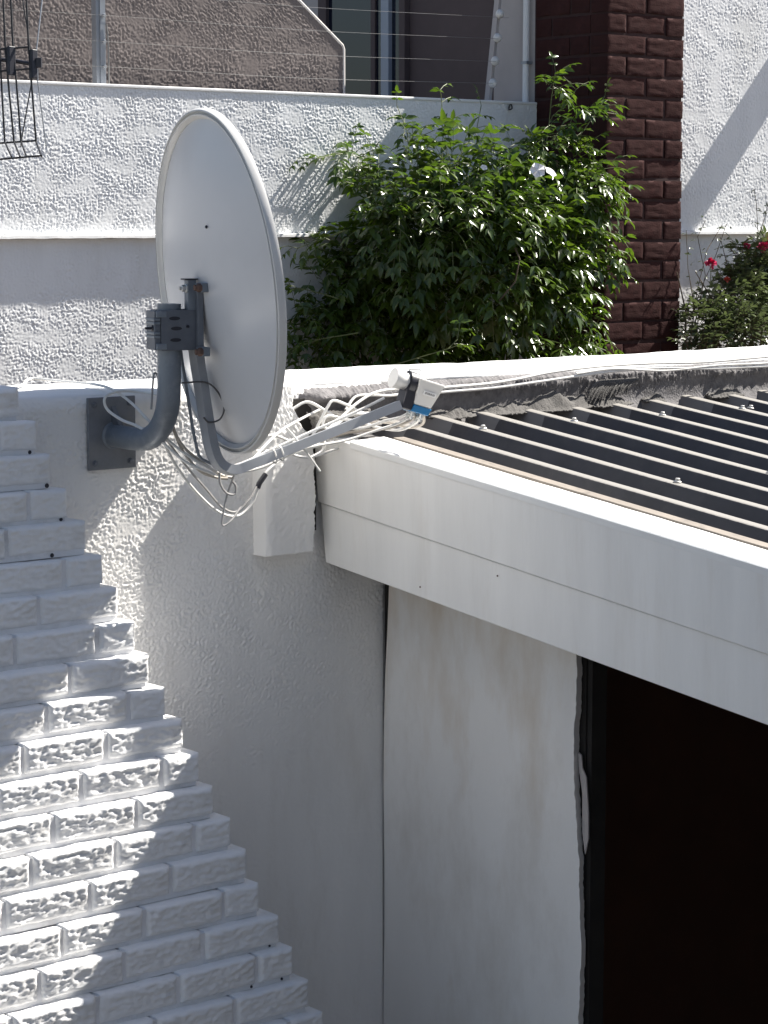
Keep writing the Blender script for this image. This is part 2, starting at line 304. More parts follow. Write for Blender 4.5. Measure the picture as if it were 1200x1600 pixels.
# ------------------------------------------------------------------ measured points (metres)
PATHS = {
    'top_cable': [(-0.228, 0.167, 2.467), (-0.134, 0.169, 2.467), (0.012, 0.358, 2.467), (0.025, 0.231, 2.467), (0.024, 0.092, 2.467), (-0.001, -0.02, 2.461), (0.01, -0.08, 2.432), (0.017, -0.13, 2.399), (0.032, -0.19, 2.355), (0.072, -0.22, 2.317), (0.131, -0.235, 2.283)],
    'loop_cable': [(0.037, -0.16, 2.456), (0.036, -0.06, 2.459), (-0.011, -0.045, 2.46), (-0.039, -0.04, 2.447), (-0.036, -0.045, 2.421), (-0.021, -0.08, 2.399), (-0.014, -0.13, 2.388), (-0.002, -0.19, 2.365), (0.054, -0.22, 2.31), (0.122, -0.235, 2.278)],
    'small_loop': [(-0.016, -0.19, 2.429), (-0.011, -0.19, 2.485), (-0.007, -0.19, 2.508), (0.002, -0.19, 2.502), (0.003, -0.19, 2.467), (-0.003, -0.19, 2.428)],
    'hang_a': [(0.026, -0.17, 2.359), (0.063, -0.17, 2.297), (0.127, -0.16, 2.23), (0.188, -0.16, 2.181), (0.242, -0.16, 2.168), (0.283, -0.16, 2.195), (0.304, -0.16, 2.239), (0.332, -0.16, 2.27), (0.396, -0.15, 2.297), (0.479, -0.13, 2.308), (0.555, -0.12, 2.318)],
    'hang_b': [(0.027, -0.18, 2.363), (0.086, -0.18, 2.293), (0.145, -0.17, 2.238), (0.188, -0.17, 2.194), (0.228, -0.17, 2.179), (0.264, -0.17, 2.203), (0.291, -0.165, 2.233)],
    'brown_a': [(0.028, -0.2, 2.427), (0.031, -0.21, 2.382), (0.055, -0.215, 2.341), (0.103, -0.22, 2.304), (0.143, -0.23, 2.276), (0.17, -0.235, 2.268)],
    'brown_b': [(0.028, -0.205, 2.393), (0.053, -0.21, 2.335), (0.092, -0.22, 2.288), (0.131, -0.23, 2.271), (0.155, -0.24, 2.267)],
    'dangle_a': [(0.132, -0.24, 2.283), (0.134, -0.24, 2.257), (0.151, -0.24, 2.235), (0.173, -0.24, 2.231), (0.177, -0.24, 2.248), (0.168, -0.24, 2.26)],
    'dangle_b': [(0.173, -0.24, 2.274), (0.159, -0.235, 2.237), (0.151, -0.23, 2.198), (0.146, -0.23, 2.162), (0.169, -0.23, 2.169), (0.205, -0.22, 2.197)],
    'dish_loop': [(0.012, -0.27, 2.491), (0.069, -0.275, 2.49), (0.097, -0.28, 2.471), (0.117, -0.28, 2.434), (0.106, -0.28, 2.407), (0.08, -0.275, 2.401), (0.068, -0.27, 2.412)],
    'arm_white': [(0.114, -0.235, 2.339), (0.133, -0.245, 2.301), (0.173, -0.255, 2.299), (0.259, -0.28, 2.333), (0.365, -0.31, 2.375), (0.462, -0.33, 2.41), (0.526, -0.345, 2.437)],
    'arm_under': [(0.141, -0.25, 2.278), (0.238, -0.26, 2.289), (0.333, -0.28, 2.325), (0.456, -0.29, 2.339), (0.536, -0.31, 2.36), (0.587, -0.33, 2.376), (0.604, -0.345, 2.391)],
    'clump_a': [(0.489, -0.1, 2.305), (0.53, -0.09, 2.351), (0.563, -0.09, 2.399), (0.583, -0.09, 2.413), (0.629, -0.09, 2.398), (0.679, -0.09, 2.377), (0.732, -0.1, 2.384), (0.797, -0.12, 2.398)],
    'clump_b': [(0.48, -0.14, 2.324), (0.539, -0.14, 2.354), (0.602, -0.13, 2.381), (0.664, -0.12, 2.38), (0.739, -0.12, 2.382)],
    'clump_c': [(0.516, -0.12, 2.333), (0.583, -0.11, 2.37), (0.651, -0.1, 2.407), (0.72, -0.09, 2.428), (0.81, -0.08, 2.431), (0.963, -0.05, 2.427)],
    'clump_d': [(0.643, -0.06, 2.386), (0.682, -0.05, 2.415), (0.732, -0.05, 2.417), (0.798, -0.05, 2.413), (0.886, -0.04, 2.418)],
    'clump_e': [(0.484, -0.05, 2.394), (0.524, -0.06, 2.411), (0.558, -0.08, 2.392), (0.589, -0.09, 2.368), (0.571, -0.1, 2.343), (0.541, -0.1, 2.356), (0.555, -0.1, 2.378), (0.611, -0.1, 2.367)],
    'clump_f': [(0.325, -0.12, 2.332), (0.365, -0.13, 2.345), (0.421, -0.13, 2.327), (0.487, -0.12, 2.313), (0.563, -0.11, 2.332), (0.622, -0.11, 2.357), (0.684, -0.12, 2.369)],
    'clump_g': [(0.228, -0.2, 2.278), (0.332, -0.16, 2.334), (0.401, -0.12, 2.354), (0.489, -0.08, 2.373), (0.564, -0.06, 2.391)],
    'clump_h': [(0.318, -0.13, 2.311), (0.393, -0.13, 2.306), (0.477, -0.12, 2.285), (0.591, -0.1, 2.299)],
    'lnb_a': [(0.607, -0.36, 2.395), (0.608, -0.34, 2.379), (0.583, -0.3, 2.362), (0.558, -0.26, 2.355), (0.539, -0.2, 2.346), (0.529, -0.14, 2.33)],
    'lnb_b': [(0.618, -0.365, 2.392), (0.628, -0.34, 2.375), (0.613, -0.3, 2.355), (0.586, -0.25, 2.359), (0.568, -0.2, 2.372), (0.55, -0.15, 2.374)],
    'lnb_c': [(0.595, -0.355, 2.401), (0.587, -0.33, 2.388), (0.572, -0.29, 2.377), (0.547, -0.25, 2.361), (0.529, -0.2, 2.353), (0.5, -0.14, 2.323)],
    'lnb_d': [(0.63, -0.365, 2.391), (0.648, -0.34, 2.37), (0.642, -0.3, 2.359), (0.624, -0.24, 2.368), (0.598, -0.2, 2.367)],
    'tie_tail': [(0.275, -0.3, 2.38), (0.302, -0.3, 2.354), (0.339, -0.295, 2.317), (0.38, -0.29, 2.273)],
    'tie_strip': [(0.378, -0.26, 2.303), (0.41, -0.26, 2.316), (0.42, -0.26, 2.336), (0.417, -0.258, 2.312)],
    'para_a': [(0.897, -0.04, 2.417), (0.966, -0.046, 2.424), (1.12, -0.046, 2.427), (1.232, -0.046, 2.435), (1.347, -0.046, 2.447), (1.512, -0.046, 2.455), (1.709, -0.046, 2.456), (1.939, -0.046, 2.451), (2.208, -0.046, 2.456), (2.579, -0.046, 2.46)],
    'para_b': [(0.897, -0.04, 2.407), (0.966, -0.047, 2.413), (1.142, -0.046, 2.416), (1.278, -0.046, 2.423), (1.441, -0.046, 2.433), (1.585, -0.046, 2.44), (1.759, -0.046, 2.442), (1.966, -0.046, 2.432), (2.209, -0.046, 2.429), (2.58, -0.046, 2.426)],
    'para_c': [(1.438, -0.049, 2.44), (1.582, -0.049, 2.447), (1.784, -0.047, 2.434), (1.991, -0.047, 2.44), (2.208, -0.047, 2.438), (2.578, -0.047, 2.445)],
}
AERIAL = {
    'va': [(0.514, 1.31, 3.362), (0.508, 1.293, 3.225), (0.502, 1.271, 3.06), (0.418, 1.098, 3.014)],
    'vb': [(0.531, 1.314, 3.47), (0.524, 1.294, 3.311), (0.523, 1.281, 3.225), (0.522, 1.255, 3.06), (0.436, 1.083, 3.014)],
    'vc': [(0.547, 1.3, 3.47), (0.541, 1.282, 3.323), (0.54, 1.266, 3.225), (0.537, 1.242, 3.06), (0.449, 1.071, 3.014)],
    'vd': [(0.58, 1.272, 3.47), (0.574, 1.253, 3.32), (0.572, 1.239, 3.225), (0.569, 1.215, 3.06), (0.481, 1.045, 3.014)],
    've': [(0.698, 1.373, 3.484), (0.645, 1.326, 3.324), (0.64, 1.315, 3.23), (0.671, 1.325, 3.047)],
    'vf': [(0.598, 1.324, 3.474), (0.588, 1.267, 3.319), (0.582, 1.256, 3.22), (0.549, 1.259, 3.067), (0.535, 1.241, 3.046)],
    'h1': [(0.475, 1.335, 3.311), (0.513, 1.304, 3.316), (0.574, 1.253, 3.322)],
    'h2': [(0.47, 1.329, 3.25), (0.508, 1.298, 3.255), (0.575, 1.243, 3.262)],
    'h3': [(0.454, 1.31, 3.052), (0.492, 1.279, 3.056), (0.57, 1.215, 3.063)],
    'h4': [(0.357, 1.147, 3.002), (0.394, 1.117, 3.007), (0.482, 1.044, 3.017)],
    'block_a': [(0.536, 1.285, 3.323), (0.531, 1.277, 3.243)],
    'block_b': [(0.583, 1.245, 3.314), (0.577, 1.236, 3.234)],
    'pipe': [(0.484, 1.35, 3.292), (0.555, 1.289, 3.284), (0.582, 1.265, 3.277)],
    'mast': [(0.495, 1.368, 3.454)],
}
PANEL_EDGE = [(-0.688, 1.855), (-0.693, 1.811), (-0.691, 1.75), (-0.68, 1.688), (-0.676, 1.612), (-0.684, 1.538), (-0.697, 1.464), (-0.711, 1.391), (-0.716, 1.331), (-0.713, 1.292), (-0.722, 1.256), (-0.729, 1.181), (-0.734, 1.121), (-0.728, 1.088), (-0.729, 1.042), (-0.723, 0.979), (-0.72, 0.9)]
FLAKE = [(-0.683, 1.619), (-0.694, 1.614), (-0.698, 1.584), (-0.711, 1.564), (-0.719, 1.482), (-0.72, 1.421), (-0.71, 1.381), (-0.7, 1.433), (-0.699, 1.524), (-0.688, 1.575)]
CLUMPS = [(3.015, 2.66, 2.937, 0.088, 0.9), (3.092, 2.5, 3.01, 0.096, 1), (3.202, 2.4, 3.003, 0.114, 1), (3.368, 2.36, 3.004, 0.115, 1), (3.555, 2.34, 3.013, 0.112, 1), (3.77, 2.38, 3.067, 0.085, 1), (3.728, 2.28, 2.939, 0.103, 1), (2.974, 2.42, 2.874, 0.14, 1), (3.078, 2.26, 2.838, 0.148, 1), (3.288, 2.2, 2.826, 0.15, 1), (3.548, 2.22, 2.763, 0.13, 1), (3.719, 2.25, 2.698, 0.089, 1), (3.009, 2.74, 2.725, 0.098, 0.9), (2.901, 2.78, 2.587, 0.093, 0.9), (3.031, 2.66, 2.625, 0.153, 1), (3.088, 2.4, 2.641, 0.159, 1), (3.206, 2.2, 2.631, 0.154, 0.9), (3.479, 2.2, 2.577, 0.134, 0.9), (3.675, 2.22, 2.471, 0.084, 0.8), (2.852, 2.78, 2.412, 0.107, 1), (3.031, 2.7, 2.384, 0.145, 1), (3.23, 2.6, 2.395, 0.145, 1), (3.541, 2.62, 2.384, 0.132, 0.8), (3.792, 2.6, 2.351, 0.122, 0.7), (3.555, 2.15, 2.338, 0.088, 0.9), (2.771, 2.74, 2.279, 0.083, 0.9), (3.172, 2.65, 2.254, 0.117, 0.9), (3.482, 2.65, 2.255, 0.12, 0.7), (3.714, 2.15, 2.384, 0.047, 0.8), (3.403, 2.72, 2.489, 0.144, 0.8), (3.739, 2.7, 2.508, 0.146, 0.8), (3.383, 2.66, 2.824, 0.166, 0.7), (3.698, 2.62, 2.824, 0.169, 0.7), (3.147, 2.7, 2.749, 0.14, 0.7), (2.789, 2.78, 2.731, 0.037, 0.8), (2.802, 2.78, 2.626, 0.041, 0.8), (2.74, 2.78, 2.478, 0.041, 0.7), (2.724, 2.78, 2.354, 0.041, 0.7), (3.649, 2.35, 3.366, 0.037, 1), (3.627, 2.38, 3.128, 0.07, 1), (3.8, 2.34, 3.252, 0.042, 0.9), (3.312, 2.62, 3.203, 0.042, 0.7), (3.179, 2.66, 3.171, 0.042, 0.8), (3.472, 2.55, 3.134, 0.047, 0.8), (3.888, 2.28, 3.042, 0.038, 0.8), (3.845, 2.2, 2.939, 0.028, 0.9), (3.775, 2.2, 2.837, 0.056, 0.9), (3.849, 2.2, 2.702, 0.028, 0.9), (2.951, 2.76, 3.074, 0.037, 0.8), (3.123, 2.85, 3.048, 0.047, 0.9), (3.198, 2.84, 2.99, 0.057, 0.9), (3.05, 2.87, 3.073, 0.023, 0.8)]
SHOOTS = [[(3.215, 2.8, 3.016), (3.123, 2.85, 3.084), (3.004, 2.865, 3.102), (2.894, 2.87, 3.083), (2.792, 2.87, 3.081)], [(3.198, 2.8, 3.028), (3.148, 2.86, 3.049), (3.09, 2.87, 3.048), (3.04, 2.87, 3.032)], [(3.646, 2.38, 3.078), (3.653, 2.36, 3.229), (3.656, 2.35, 3.329), (3.666, 2.34, 3.424)], [(3.295, 2.6, 3.052), (3.319, 2.62, 3.165), (3.33, 2.64, 3.304), (3.323, 2.64, 3.354)], [(3.362, 2.58, 3.077), (3.483, 2.6, 3.206), (3.506, 2.6, 3.296)], [(3.128, 2.6, 3.074), (3.149, 2.64, 3.187), (3.113, 2.66, 3.286)], [(3.823, 2.38, 3.157), (3.883, 2.35, 3.247), (3.934, 2.33, 3.337)], [(2.804, 2.6, 2.801), (2.758, 2.7, 2.764), (2.679, 2.74, 2.732), (2.64, 2.75, 2.742)], [(2.804, 2.6, 2.531), (2.725, 2.7, 2.567), (2.663, 2.72, 2.58)], [(3.747, 2.3, 2.952), (3.811, 2.22, 2.964), (3.872, 2.18, 2.956)], [(3.719, 2.25, 2.723), (3.813, 2.2, 2.736), (3.873, 2.17, 2.718)], [(3.738, 2.25, 2.672), (3.832, 2.2, 2.652), (3.867, 2.17, 2.634)], [(2.785, 2.5, 2.412), (2.693, 2.62, 2.386), (2.614, 2.7, 2.348)], [(2.661, 2.2, 2.297), (2.732, 2.1, 2.334), (2.801, 2.0, 2.371), (2.848, 2.0, 2.405)], [(3.73, 2.36, 3.281), (3.781, 2.34, 3.358), (3.709, 2.34, 3.406)]]
STEMS = [[(3.529, 2.82, 1.899), (3.492, 2.82, 2.273), (3.335, 2.8, 2.644), (3.215, 2.78, 2.952)], [(3.746, 2.82, 1.885), (3.761, 2.8, 2.264), (3.812, 2.78, 2.637), (3.771, 2.7, 2.955)], [(3.893, 2.82, 1.876), (3.935, 2.75, 2.259), (3.995, 2.7, 2.636), (3.93, 2.6, 3.086)], [(3.336, 2.84, 1.909), (3.198, 2.84, 2.283), (3.031, 2.84, 2.571), (2.966, 2.84, 2.825)], [(3.102, 2.05, 2.539), (3.137, 2.0, 2.612), (3.159, 2.0, 2.695), (3.165, 2.05, 2.766)]]
FLOWERS = [((3.267, 2.02, 3.027), (-0.5, -0.8, 0.35), 0.03), ((3.315, 2.0, 3.02), (0.1, -0.6, 0.6), 0.026), ((3.203, 2.25, 3.04), (-0.3, -0.7, 0.6), 0.014), ((2.974, 2.45, 3.081), (0.4, -0.5, 0.7), 0.014)]
SHRUB = [(4.603, 2.4, 2.387, 0.086, 0.9), (4.744, 2.4, 2.438, 0.097, 1), (4.944, 2.45, 2.487, 0.109, 1), (5.128, 2.5, 2.539, 0.118, 1), (5.239, 2.5, 2.451, 0.119, 1), (4.716, 2.3, 2.36, 0.101, 1), (4.96, 2.35, 2.364, 0.103, 1), (5.322, 2.5, 2.593, 0.119, 1), (5.061, 2.5, 2.639, 0.063, 0.9), (4.936, 2.5, 2.57, 0.062, 0.8), (5.167, 2.5, 2.666, 0.074, 0.9), (4.456, 2.3, 2.3, 0.062, 0.7), (4.556, 2.3, 2.283, 0.075, 0.7), (4.975, 2.5, 2.682, 0.036, 0.8)]
SHRUB_SHOOTS = [[(4.598, 2.45, 2.358), (4.655, 2.47, 2.548), (4.745, 2.5, 2.712), (4.86, 2.52, 2.817)], [(4.588, 2.45, 2.413), (4.728, 2.5, 2.574), (4.8, 2.5, 2.684), (4.889, 2.52, 2.822)], [(4.615, 2.45, 2.467), (4.582, 2.46, 2.632), (4.588, 2.48, 2.796)], [(5.062, 2.5, 2.597), (5.096, 2.52, 2.794), (5.107, 2.54, 2.906), (5.099, 2.55, 2.977)], [(5.089, 2.52, 2.737), (5.164, 2.54, 2.85), (5.211, 2.55, 2.964)], [(4.882, 2.45, 2.461), (4.871, 2.48, 2.6), (4.826, 2.5, 2.767)], [(4.563, 2.4, 2.388), (4.681, 2.45, 2.603), (4.683, 2.5, 2.768), (4.73, 2.5, 2.836)]]
POMPONS = [((4.661, 2.4, 2.654), 0.027, 'petalred'), ((4.787, 2.42, 2.583), 0.014, 'petalcoral'), ((5.052, 2.45, 2.721), 0.027, 'petalred'), ((4.965, 2.47, 2.727), 0.019, 'petalred'), ((5.117, 2.47, 2.743), 0.022, 'petalred')]

# ------------------------------------------------------------------ ground
gm = MB().add([(-400,-400,-0.2),(400,-400,-0.2),(400,400,-0.2),(-400,400,-0.2)], [(0,1,2,3)]).build('ground', M['paving'])
tag(gm, kind='structure')
gb = MB().box((-6, 0.34, -0.19), (9, 2.89, 1.75)).build('garden_bed', M['soil']); tag(gb, kind='structure')

# ------------------------------------------------------------------ near boundary wall: plaster, brick skin, stub, white top
TOP = 2.45
wall = tag(empty('boundary_wall', (0, 0.15, -0.2)), 'white roughcast boundary wall with the satellite dish bolted to it', 'wall')
MB().box((-3.0, 0.006, -0.2), (6.0, 0.33, TOP-0.012)).build('wall_core', M['plaster'], wall)
def near_relief(x, z):
    return 0.0027*(0.32 + 0.68*np.clip((z-1.45)/0.45, 0, 1))*roughcast(x, z, 0.0074, 1) + 0.0010*pnoise(x/0.35, z/0.35, 9)
def near_top(x, z):
    # the arris is rounded off under the white top
    e = np.clip((z - (TOP-0.03))/0.03, 0, 1); return near_relief(x, z)*(1-0.6*e) - 0.016*e**2
grid_face('plaster_coat', -0.45, 0.812, 1.55, TOP-0.002, 0.0024, near_top, M['plaster'], wall)
grid_face('plaster_coat', -0.05, 0.812, 0.70, 1.55, 0.0034, near_relief, M['plaster'], wall)
# white top: trowelled, slightly lumpy slab seen edge-on
def wall_top():
    nx, ny = 260, 16; xs = np.linspace(-2.0, 5.5, nx); V = []; F = []
    for i, x in enumerate(xs):
        lump = 0.004*float(pnoise(x/0.35, 0.3, 2)) + 0.002*float(pnoise(x/0.06, 0.7, 4))
        prof = [(0.016, TOP-0.022), (0.010, TOP-0.008), (0.016, TOP), (0.03, TOP+0.004), (0.10, TOP+0.008), (0.2, TOP+0.010), (0.30, TOP+0.008), (0.326, TOP+0.002), (0.332, TOP-0.03)]
        for (y, z) in prof: V.append((x, y + 0.003*float(pnoise(x/0.05, z*40, 7)), z + lump))
    k = 9
    for i in range(nx-1):
        for j in range(k-1): F.append((i*k+j, (i+1)*k+j, (i+1)*k+j+1, i*k+j+1))
    return mesh('wall_top', V, F, M['capwhite'], wall, True)
wall_top()
# plaster stub the fascia dies against: end of a beam, standing 45 mm proud
def stub():
    nx, nz = 60, 120; xs = np.linspace(0.405, 0.548, nx); zs = np.linspace(2.045, TOP+0.002, nz); X, Z = np.meshgrid(xs, zs)
    h = 0.0018*roughcast(X, Z, 0.012, 4)
    edge = np.minimum(X-0.405, 0.02)/0.02; Y = -(0.055 + h) + 0.008*(1-edge)**2
    right = np.clip((Z-2.30)/0.1, 0, 1)
    X2 = X + (X-0.405)/0.143*(-0.066*right + 0.008*pnoise(Z/0.03, Z*0+2, 3) + 0.004*pnoise(Z/0.009, Z*0+5, 3))
    V = [tuple(v) for v in np.stack([X2, Y, Z], -1).reshape(-1, 3)]; F = []
    for j in range(nz-1):
        for i in range(nx-1): a = j*nx+i; F.append((a, a+1, a+nx+1, a+nx))
    n = len(V)
    for j in range(nz): V.append((0.405, 0.01, zs[j]))            # left cheek
    for j in range(nz-1): F.append((n+j, j*nx, (j+1)*nx, n+j+1))
    n2 = len(V)
    for j in range(nz): V.append((V[j*nx+nx-1][0], 0.01, zs[j]))  # right cheek
    for j in range(nz-1): F.append((j*nx+nx-1, n2+j, n2+j+1, (j+1)*nx+nx-1))
    n3 = len(V)
    for i in range(nx): V.append((V[i][0], 0.01, zs[0]))
    for i in range(nx-1): F.append((n3+i, n3+i+1, i+1, i))
    n4 = len(V)
    for i in range(nx): V.append((V[(nz-1)*nx+i][0], 0.02, zs[-1]))
    for i in range(nx-1): a = (nz-1)*nx+i; F.append((a, a+1, n4+i+1, n4+i))
    return mesh('beam_stub', V, F, M['plaster'], wall, True)
stub()

# painted rock-face bricks
def rock_brick(L, H, D, seed, nx=58, nz=19, amp=0.0037, fz=0.0088, fx=0.022, er=0.009, ed_=0.007):
    """front face looks to -Y at y=0, the body goes back to y=D; origin at the lower left front corner"""
    xs = np.linspace(0, L, nx); zs = np.linspace(0, H, nz); X, Z = np.meshgrid(xs, zs)
    r = 0.7*pnoise(X/fx, Z/fz, seed) + 0.45*pnoise(X/(fx*0.45), Z/(fz*0.5), seed+1) + 0.4*pnoise(X/(fx*2.6), Z/(fz*2), seed+2)
    ed = np.minimum(np.minimum(X, L-X), np.minimum(Z, H-Z)); e = np.clip(ed/er, 0, 1)
    Y = -amp*r*(0.35+0.65*e) + ed_*(1-e)**2
    V = np.stack([X + 0.0015*pnoise(Z/0.02, X*0, seed+4), Y, Z + 0.002*pnoise(X/0.04, Z*0, seed+5)], -1).reshape(-1, 3).tolist(); F = []
    for j in range(nz-1):
        for i in range(nx-1): a = j*nx+i; F.append((a, a+1, a+nx+1, a+nx))
    def skirt(ids, rev):
        n = len(V)
        for k in ids: V.append((V[k][0], D, V[k][2]))
        for q in range(len(ids)-1):
            f = (ids[q], n+q, n+q+1, ids[q+1]); F.append(f if not rev else f[::-1])
    skirt([i for i in range(nx)], False); skirt([(nz-1)*nx+i for i in range(nx)], True)
    skirt([j*nx for j in range(nz)], True); skirt([j*nx+nx-1 for j in range(nz)], False)
    me = bpy.data.meshes.new('brick'); me.from_pydata([tuple(v) for v in V], [], F); me.update()
    for p in me.polygons: p.use_smooth = True
    try: me.set_sharp_from_angle(angle=math.radians(75))
    except Exception: pass
    return me
# corbelled brick breast: every course steps out by about 25 mm to the front and to the right
FULL, HALF, PITCH, BH = 0.200, 0.0935, 0.0740, 0.0635
breast = tag(empty('brick_chimney_breast', (-0.6, -0.3, -0.2)), 'white painted brick chimney breast flaring out in steps at the lower left', 'chimney breast')
full = [rock_brick(FULL, BH, 0.10, 10+k*7) for k in range(9)]
half = [rock_brick(HALF, BH, 0.10, 120+k*7, nx=28) for k in range(6)]
for me in full + half: me.materials.append(M['paintbrick'])
joint = MB()
for i in range(26):
    zt = 2.480 - PITCH*i; yf = -(0.030 + 0.024*i); xr = -0.252 + 0.0256*i + rnd.uniform(-0.006, 0.005)
    joint.box((-1.1, yf+0.007, zt-PITCH-0.0005*(i % 2)), (xr-0.006, 0.003, zt-0.004))
    x = xr; k = 0
    while x > -1.0:
        L = HALF if (k == 0 and i % 2 == 1) else FULL
        me = rnd.choice(half if L < 0.15 else full)
        b = link('brick', me, None, breast, loc=(x-L, yf + rnd.uniform(-0.003, 0.002), zt-BH + rnd.uniform(-0.0015, 0.0015)))
        b.rotation_euler = (rnd.uniform(-0.02, 0.015), rnd.uniform(-0.006, 0.006), rnd.uniform(-0.01, 0.01))
        x -= L + 0.010; k += 1
joint.build('mortar', M['mortar'], breast)
for (i, dx, r_) in ((1, -0.016, 0.0045), (2, -0.014, 0.0055), (3, -0.020, 0.0045), (4, -0.085, 0.0050), (17, -0.030, 0.0035), (17, -0.115, 0.0035), (16, -0.02, 0.003)):
    # open pits left in the bed joint under a brick
    MB().lathe((-0.252 + 0.0256*i + dx, -(0.030 + 0.024*i) + 0.0045, 2.480 - PITCH*(i+1) + 0.0055), (0, 1, 0), [(0, r_*0.8), (0.002, r_), (0.004, r_*0.7)], 9).build('joint_pit', M['black'], breast)

# ------------------------------------------------------------------ carport: roof sheet, fascia, panel wall, dark inside
SL = 0.12
def zr(z0, y): return z0 + SL*y
car = tag(empty('carport', (2.0, -1.5, -0.2)), 'lean-to carport with charcoal ribbed roof sheet and white double fascia board', 'carport')
def ribbed_sheet():
    P = []; x = 0.665
    P.append((x, -0.037)); ribs = [0.79 + 0.159*k for k in range(22)]
    for c in ribs:
        P += [(c-0.036, -0.037), (c-0.016, -0.0012), (c-0.011, 0.0), (c+0.011, 0.0), (c+0.016, -0.0012), (c+0.036, -0.037)]
    ys = [-0.012, -0.03] + list(np.linspace(-0.06, -3.2, 40)); V = []; F = []; n = len(P)
    for j, y in enumerate(ys):
        for (px, pz) in P:
            w = 0.0012*float(pnoise(px/0.5, y/0.4, 6))
            V.append((px + 0.002*float(pnoise(px/0.16, y/0.5, 8)), y, zr(2.36, y) + pz + w))
    for j in range(len(ys)-1):
        for i in range(n-1): F.append((j*n+i, (j+1)*n+i, (j+1)*n+i+1, j*n+i+1))
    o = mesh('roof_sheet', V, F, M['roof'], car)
    md = o.modifiers.new('thickness', 'SOLIDIFY'); md.thickness = 0.0012; md.offset = -1
    return o, ribs
sheet, RIBS = ribbed_sheet()
def roof_screw(x, y, tilt=0):
    z = zr(2.36, y); b = MB()
    b.lathe((x, y, z), (0.05*tilt, -SL*0.6, 1), [(0.0, 0.0095), (0.002, 0.0095), (0.003, 0.008), (0.0035, 0.0055), (0.0085, 0.0055), (0.0095, 0.004)], 10)
    return b.build('roof_screw', M['screw'], sheet, True)
for k in (1, 3, 5, 7): roof_screw(RIBS[k], -0.217 - 0.004*(k % 3), k-4)
roof_screw(RIBS[1]+0.004, -0.869, 1); roof_screw(RIBS[7]+0.03, -0.225, 3)
roof_screw(RIBS[3], -0.872); roof_screw(RIBS[5], -0.866); roof_screw(0.735, -0.16, 2)

def sloped_board(name, x0, x1, y_a, y_b, zlo, zhi, mat, parent, bevel=0.002, lean=0.0, n=12, sag=0.0, slant=0.0):
    """board running away from the wall, falling with the roof; zlo/zhi are heights at the wall"""
    b = MB(); V = []; F = []
    for i in range(n+1):
        t = i/n; y = y_a + (y_b-y_a)*t; w = sag*math.sin(math.pi*t) + 0.0015*float(pnoise(y/0.5, zlo*3, 3))
        yb = y - (slant if i == 0 else 0)
        V += [(x0+w+lean, yb, zr(zlo, yb)), (x1+w+lean, yb, zr(zlo, yb)), (x1+w, y, zr(zhi, y)), (x0+w, y, zr(zhi, y))]
    for i in range(n):
        a, c = i*4, (i+1)*4
        for k in range(4): F.append((a+k, a+(k+1) % 4, c+(k+1) % 4, c+k))
    F += [(0,1,2,3), (n*4+3, n*4+2, n*4+1, n*4)]
    return b.add(V, F).build(name, mat, parent, False, bevel)
sloped_board('fascia_board', 0.588, 0.610, -0.001, -3.2, 2.162, 2.330, M['board'], car, lean=0.004, sag=-0.004, slant=0.014)
sloped_board('lower_fascia_board', 0.599, 0.620, -0.018, -3.2, 2.016, 2.160, M['board'], car, lean=0.002, sag=-0.004, slant=0.016)
sloped_board('fascia_backing', 0.640, 0.66, -0.03, -3.2, 2.03, 2.30, M['darkwood_shade'], car)
# white cap over the fascia: flat lip and turned-down nose, chipped end near the wall
def cap():
    b = MB(); V = []; F = []; n = 60
    for i in range(n+1):
        y = -0.15 - 3.05*i/n; j = 0.003*float(pnoise(y/0.05, 1.0, 3)) + 0.004*float(pnoise(y/0.3, 2.0, 3))
        z = zr(2.336, y)
        for (x, dz) in ((0.584, -0.016), (0.582, -0.001), (0.586, 0.002), (0.645, 0.004), (0.688+j, 0.006), (0.690+j, -0.003)): V.append((x, y, z+dz))
    for i in range(n):
        for k in range(5): F.append((i*6+k, i*6+k+1, (i+1)*6+k+1, (i+1)*6+k))
    return b.add(V, F).build('fascia_cap', M['capwhite'], car, False)
cap()
sloped_board('edge_strip', 0.694, 0.728, -0.18, -3.2, 2.322, 2.3455, M['roofside'], car, bevel=0.001)
# chipped piece of cap near the wall
MB().add([(0.588,-0.062,zr(2.334,-0.06)),(0.588,-0.10,zr(2.334,-0.1)),(0.612,-0.118,zr(2.335,-0.118)),(0.640,-0.112,zr(2.335,-0.11)),(0.655,-0.09,zr(2.335,-0.09)),(0.66,-0.055,zr(2.336,-0.05)),
          (0.588,-0.062,zr(2.326,-0.06)),(0.588,-0.10,zr(2.326,-0.1)),(0.612,-0.118,zr(2.327,-0.118)),(0.640,-0.112,zr(2.327,-0.11)),(0.655,-0.09,zr(2.327,-0.09)),(0.66,-0.055,zr(2.328,-0.05))],
         [(0,1,2,3,4,5),(11,10,9,8,7,6)]+[(i,i+6,(i+1)%6+6,(i+1)%6) for i in range(6)]).build('cap_fragment', M['capwhite'], car)
MB().box((0.545, -0.010, 2.09), (0.590, -0.0035, 2.38)).box((0.47, -0.014, 2.30), (0.586, -0.0035, 2.415)).build('gap_shade_strip', M['darkwood_shade'], car)  # dark strips painting the shade between stub and fascia
# soffit under the verge and the wall plate behind
sloped_board('soffit_board', 0.632, 0.86, -0.05, -3.2, 2.035, 2.045, M['darkwood_shade'], car)

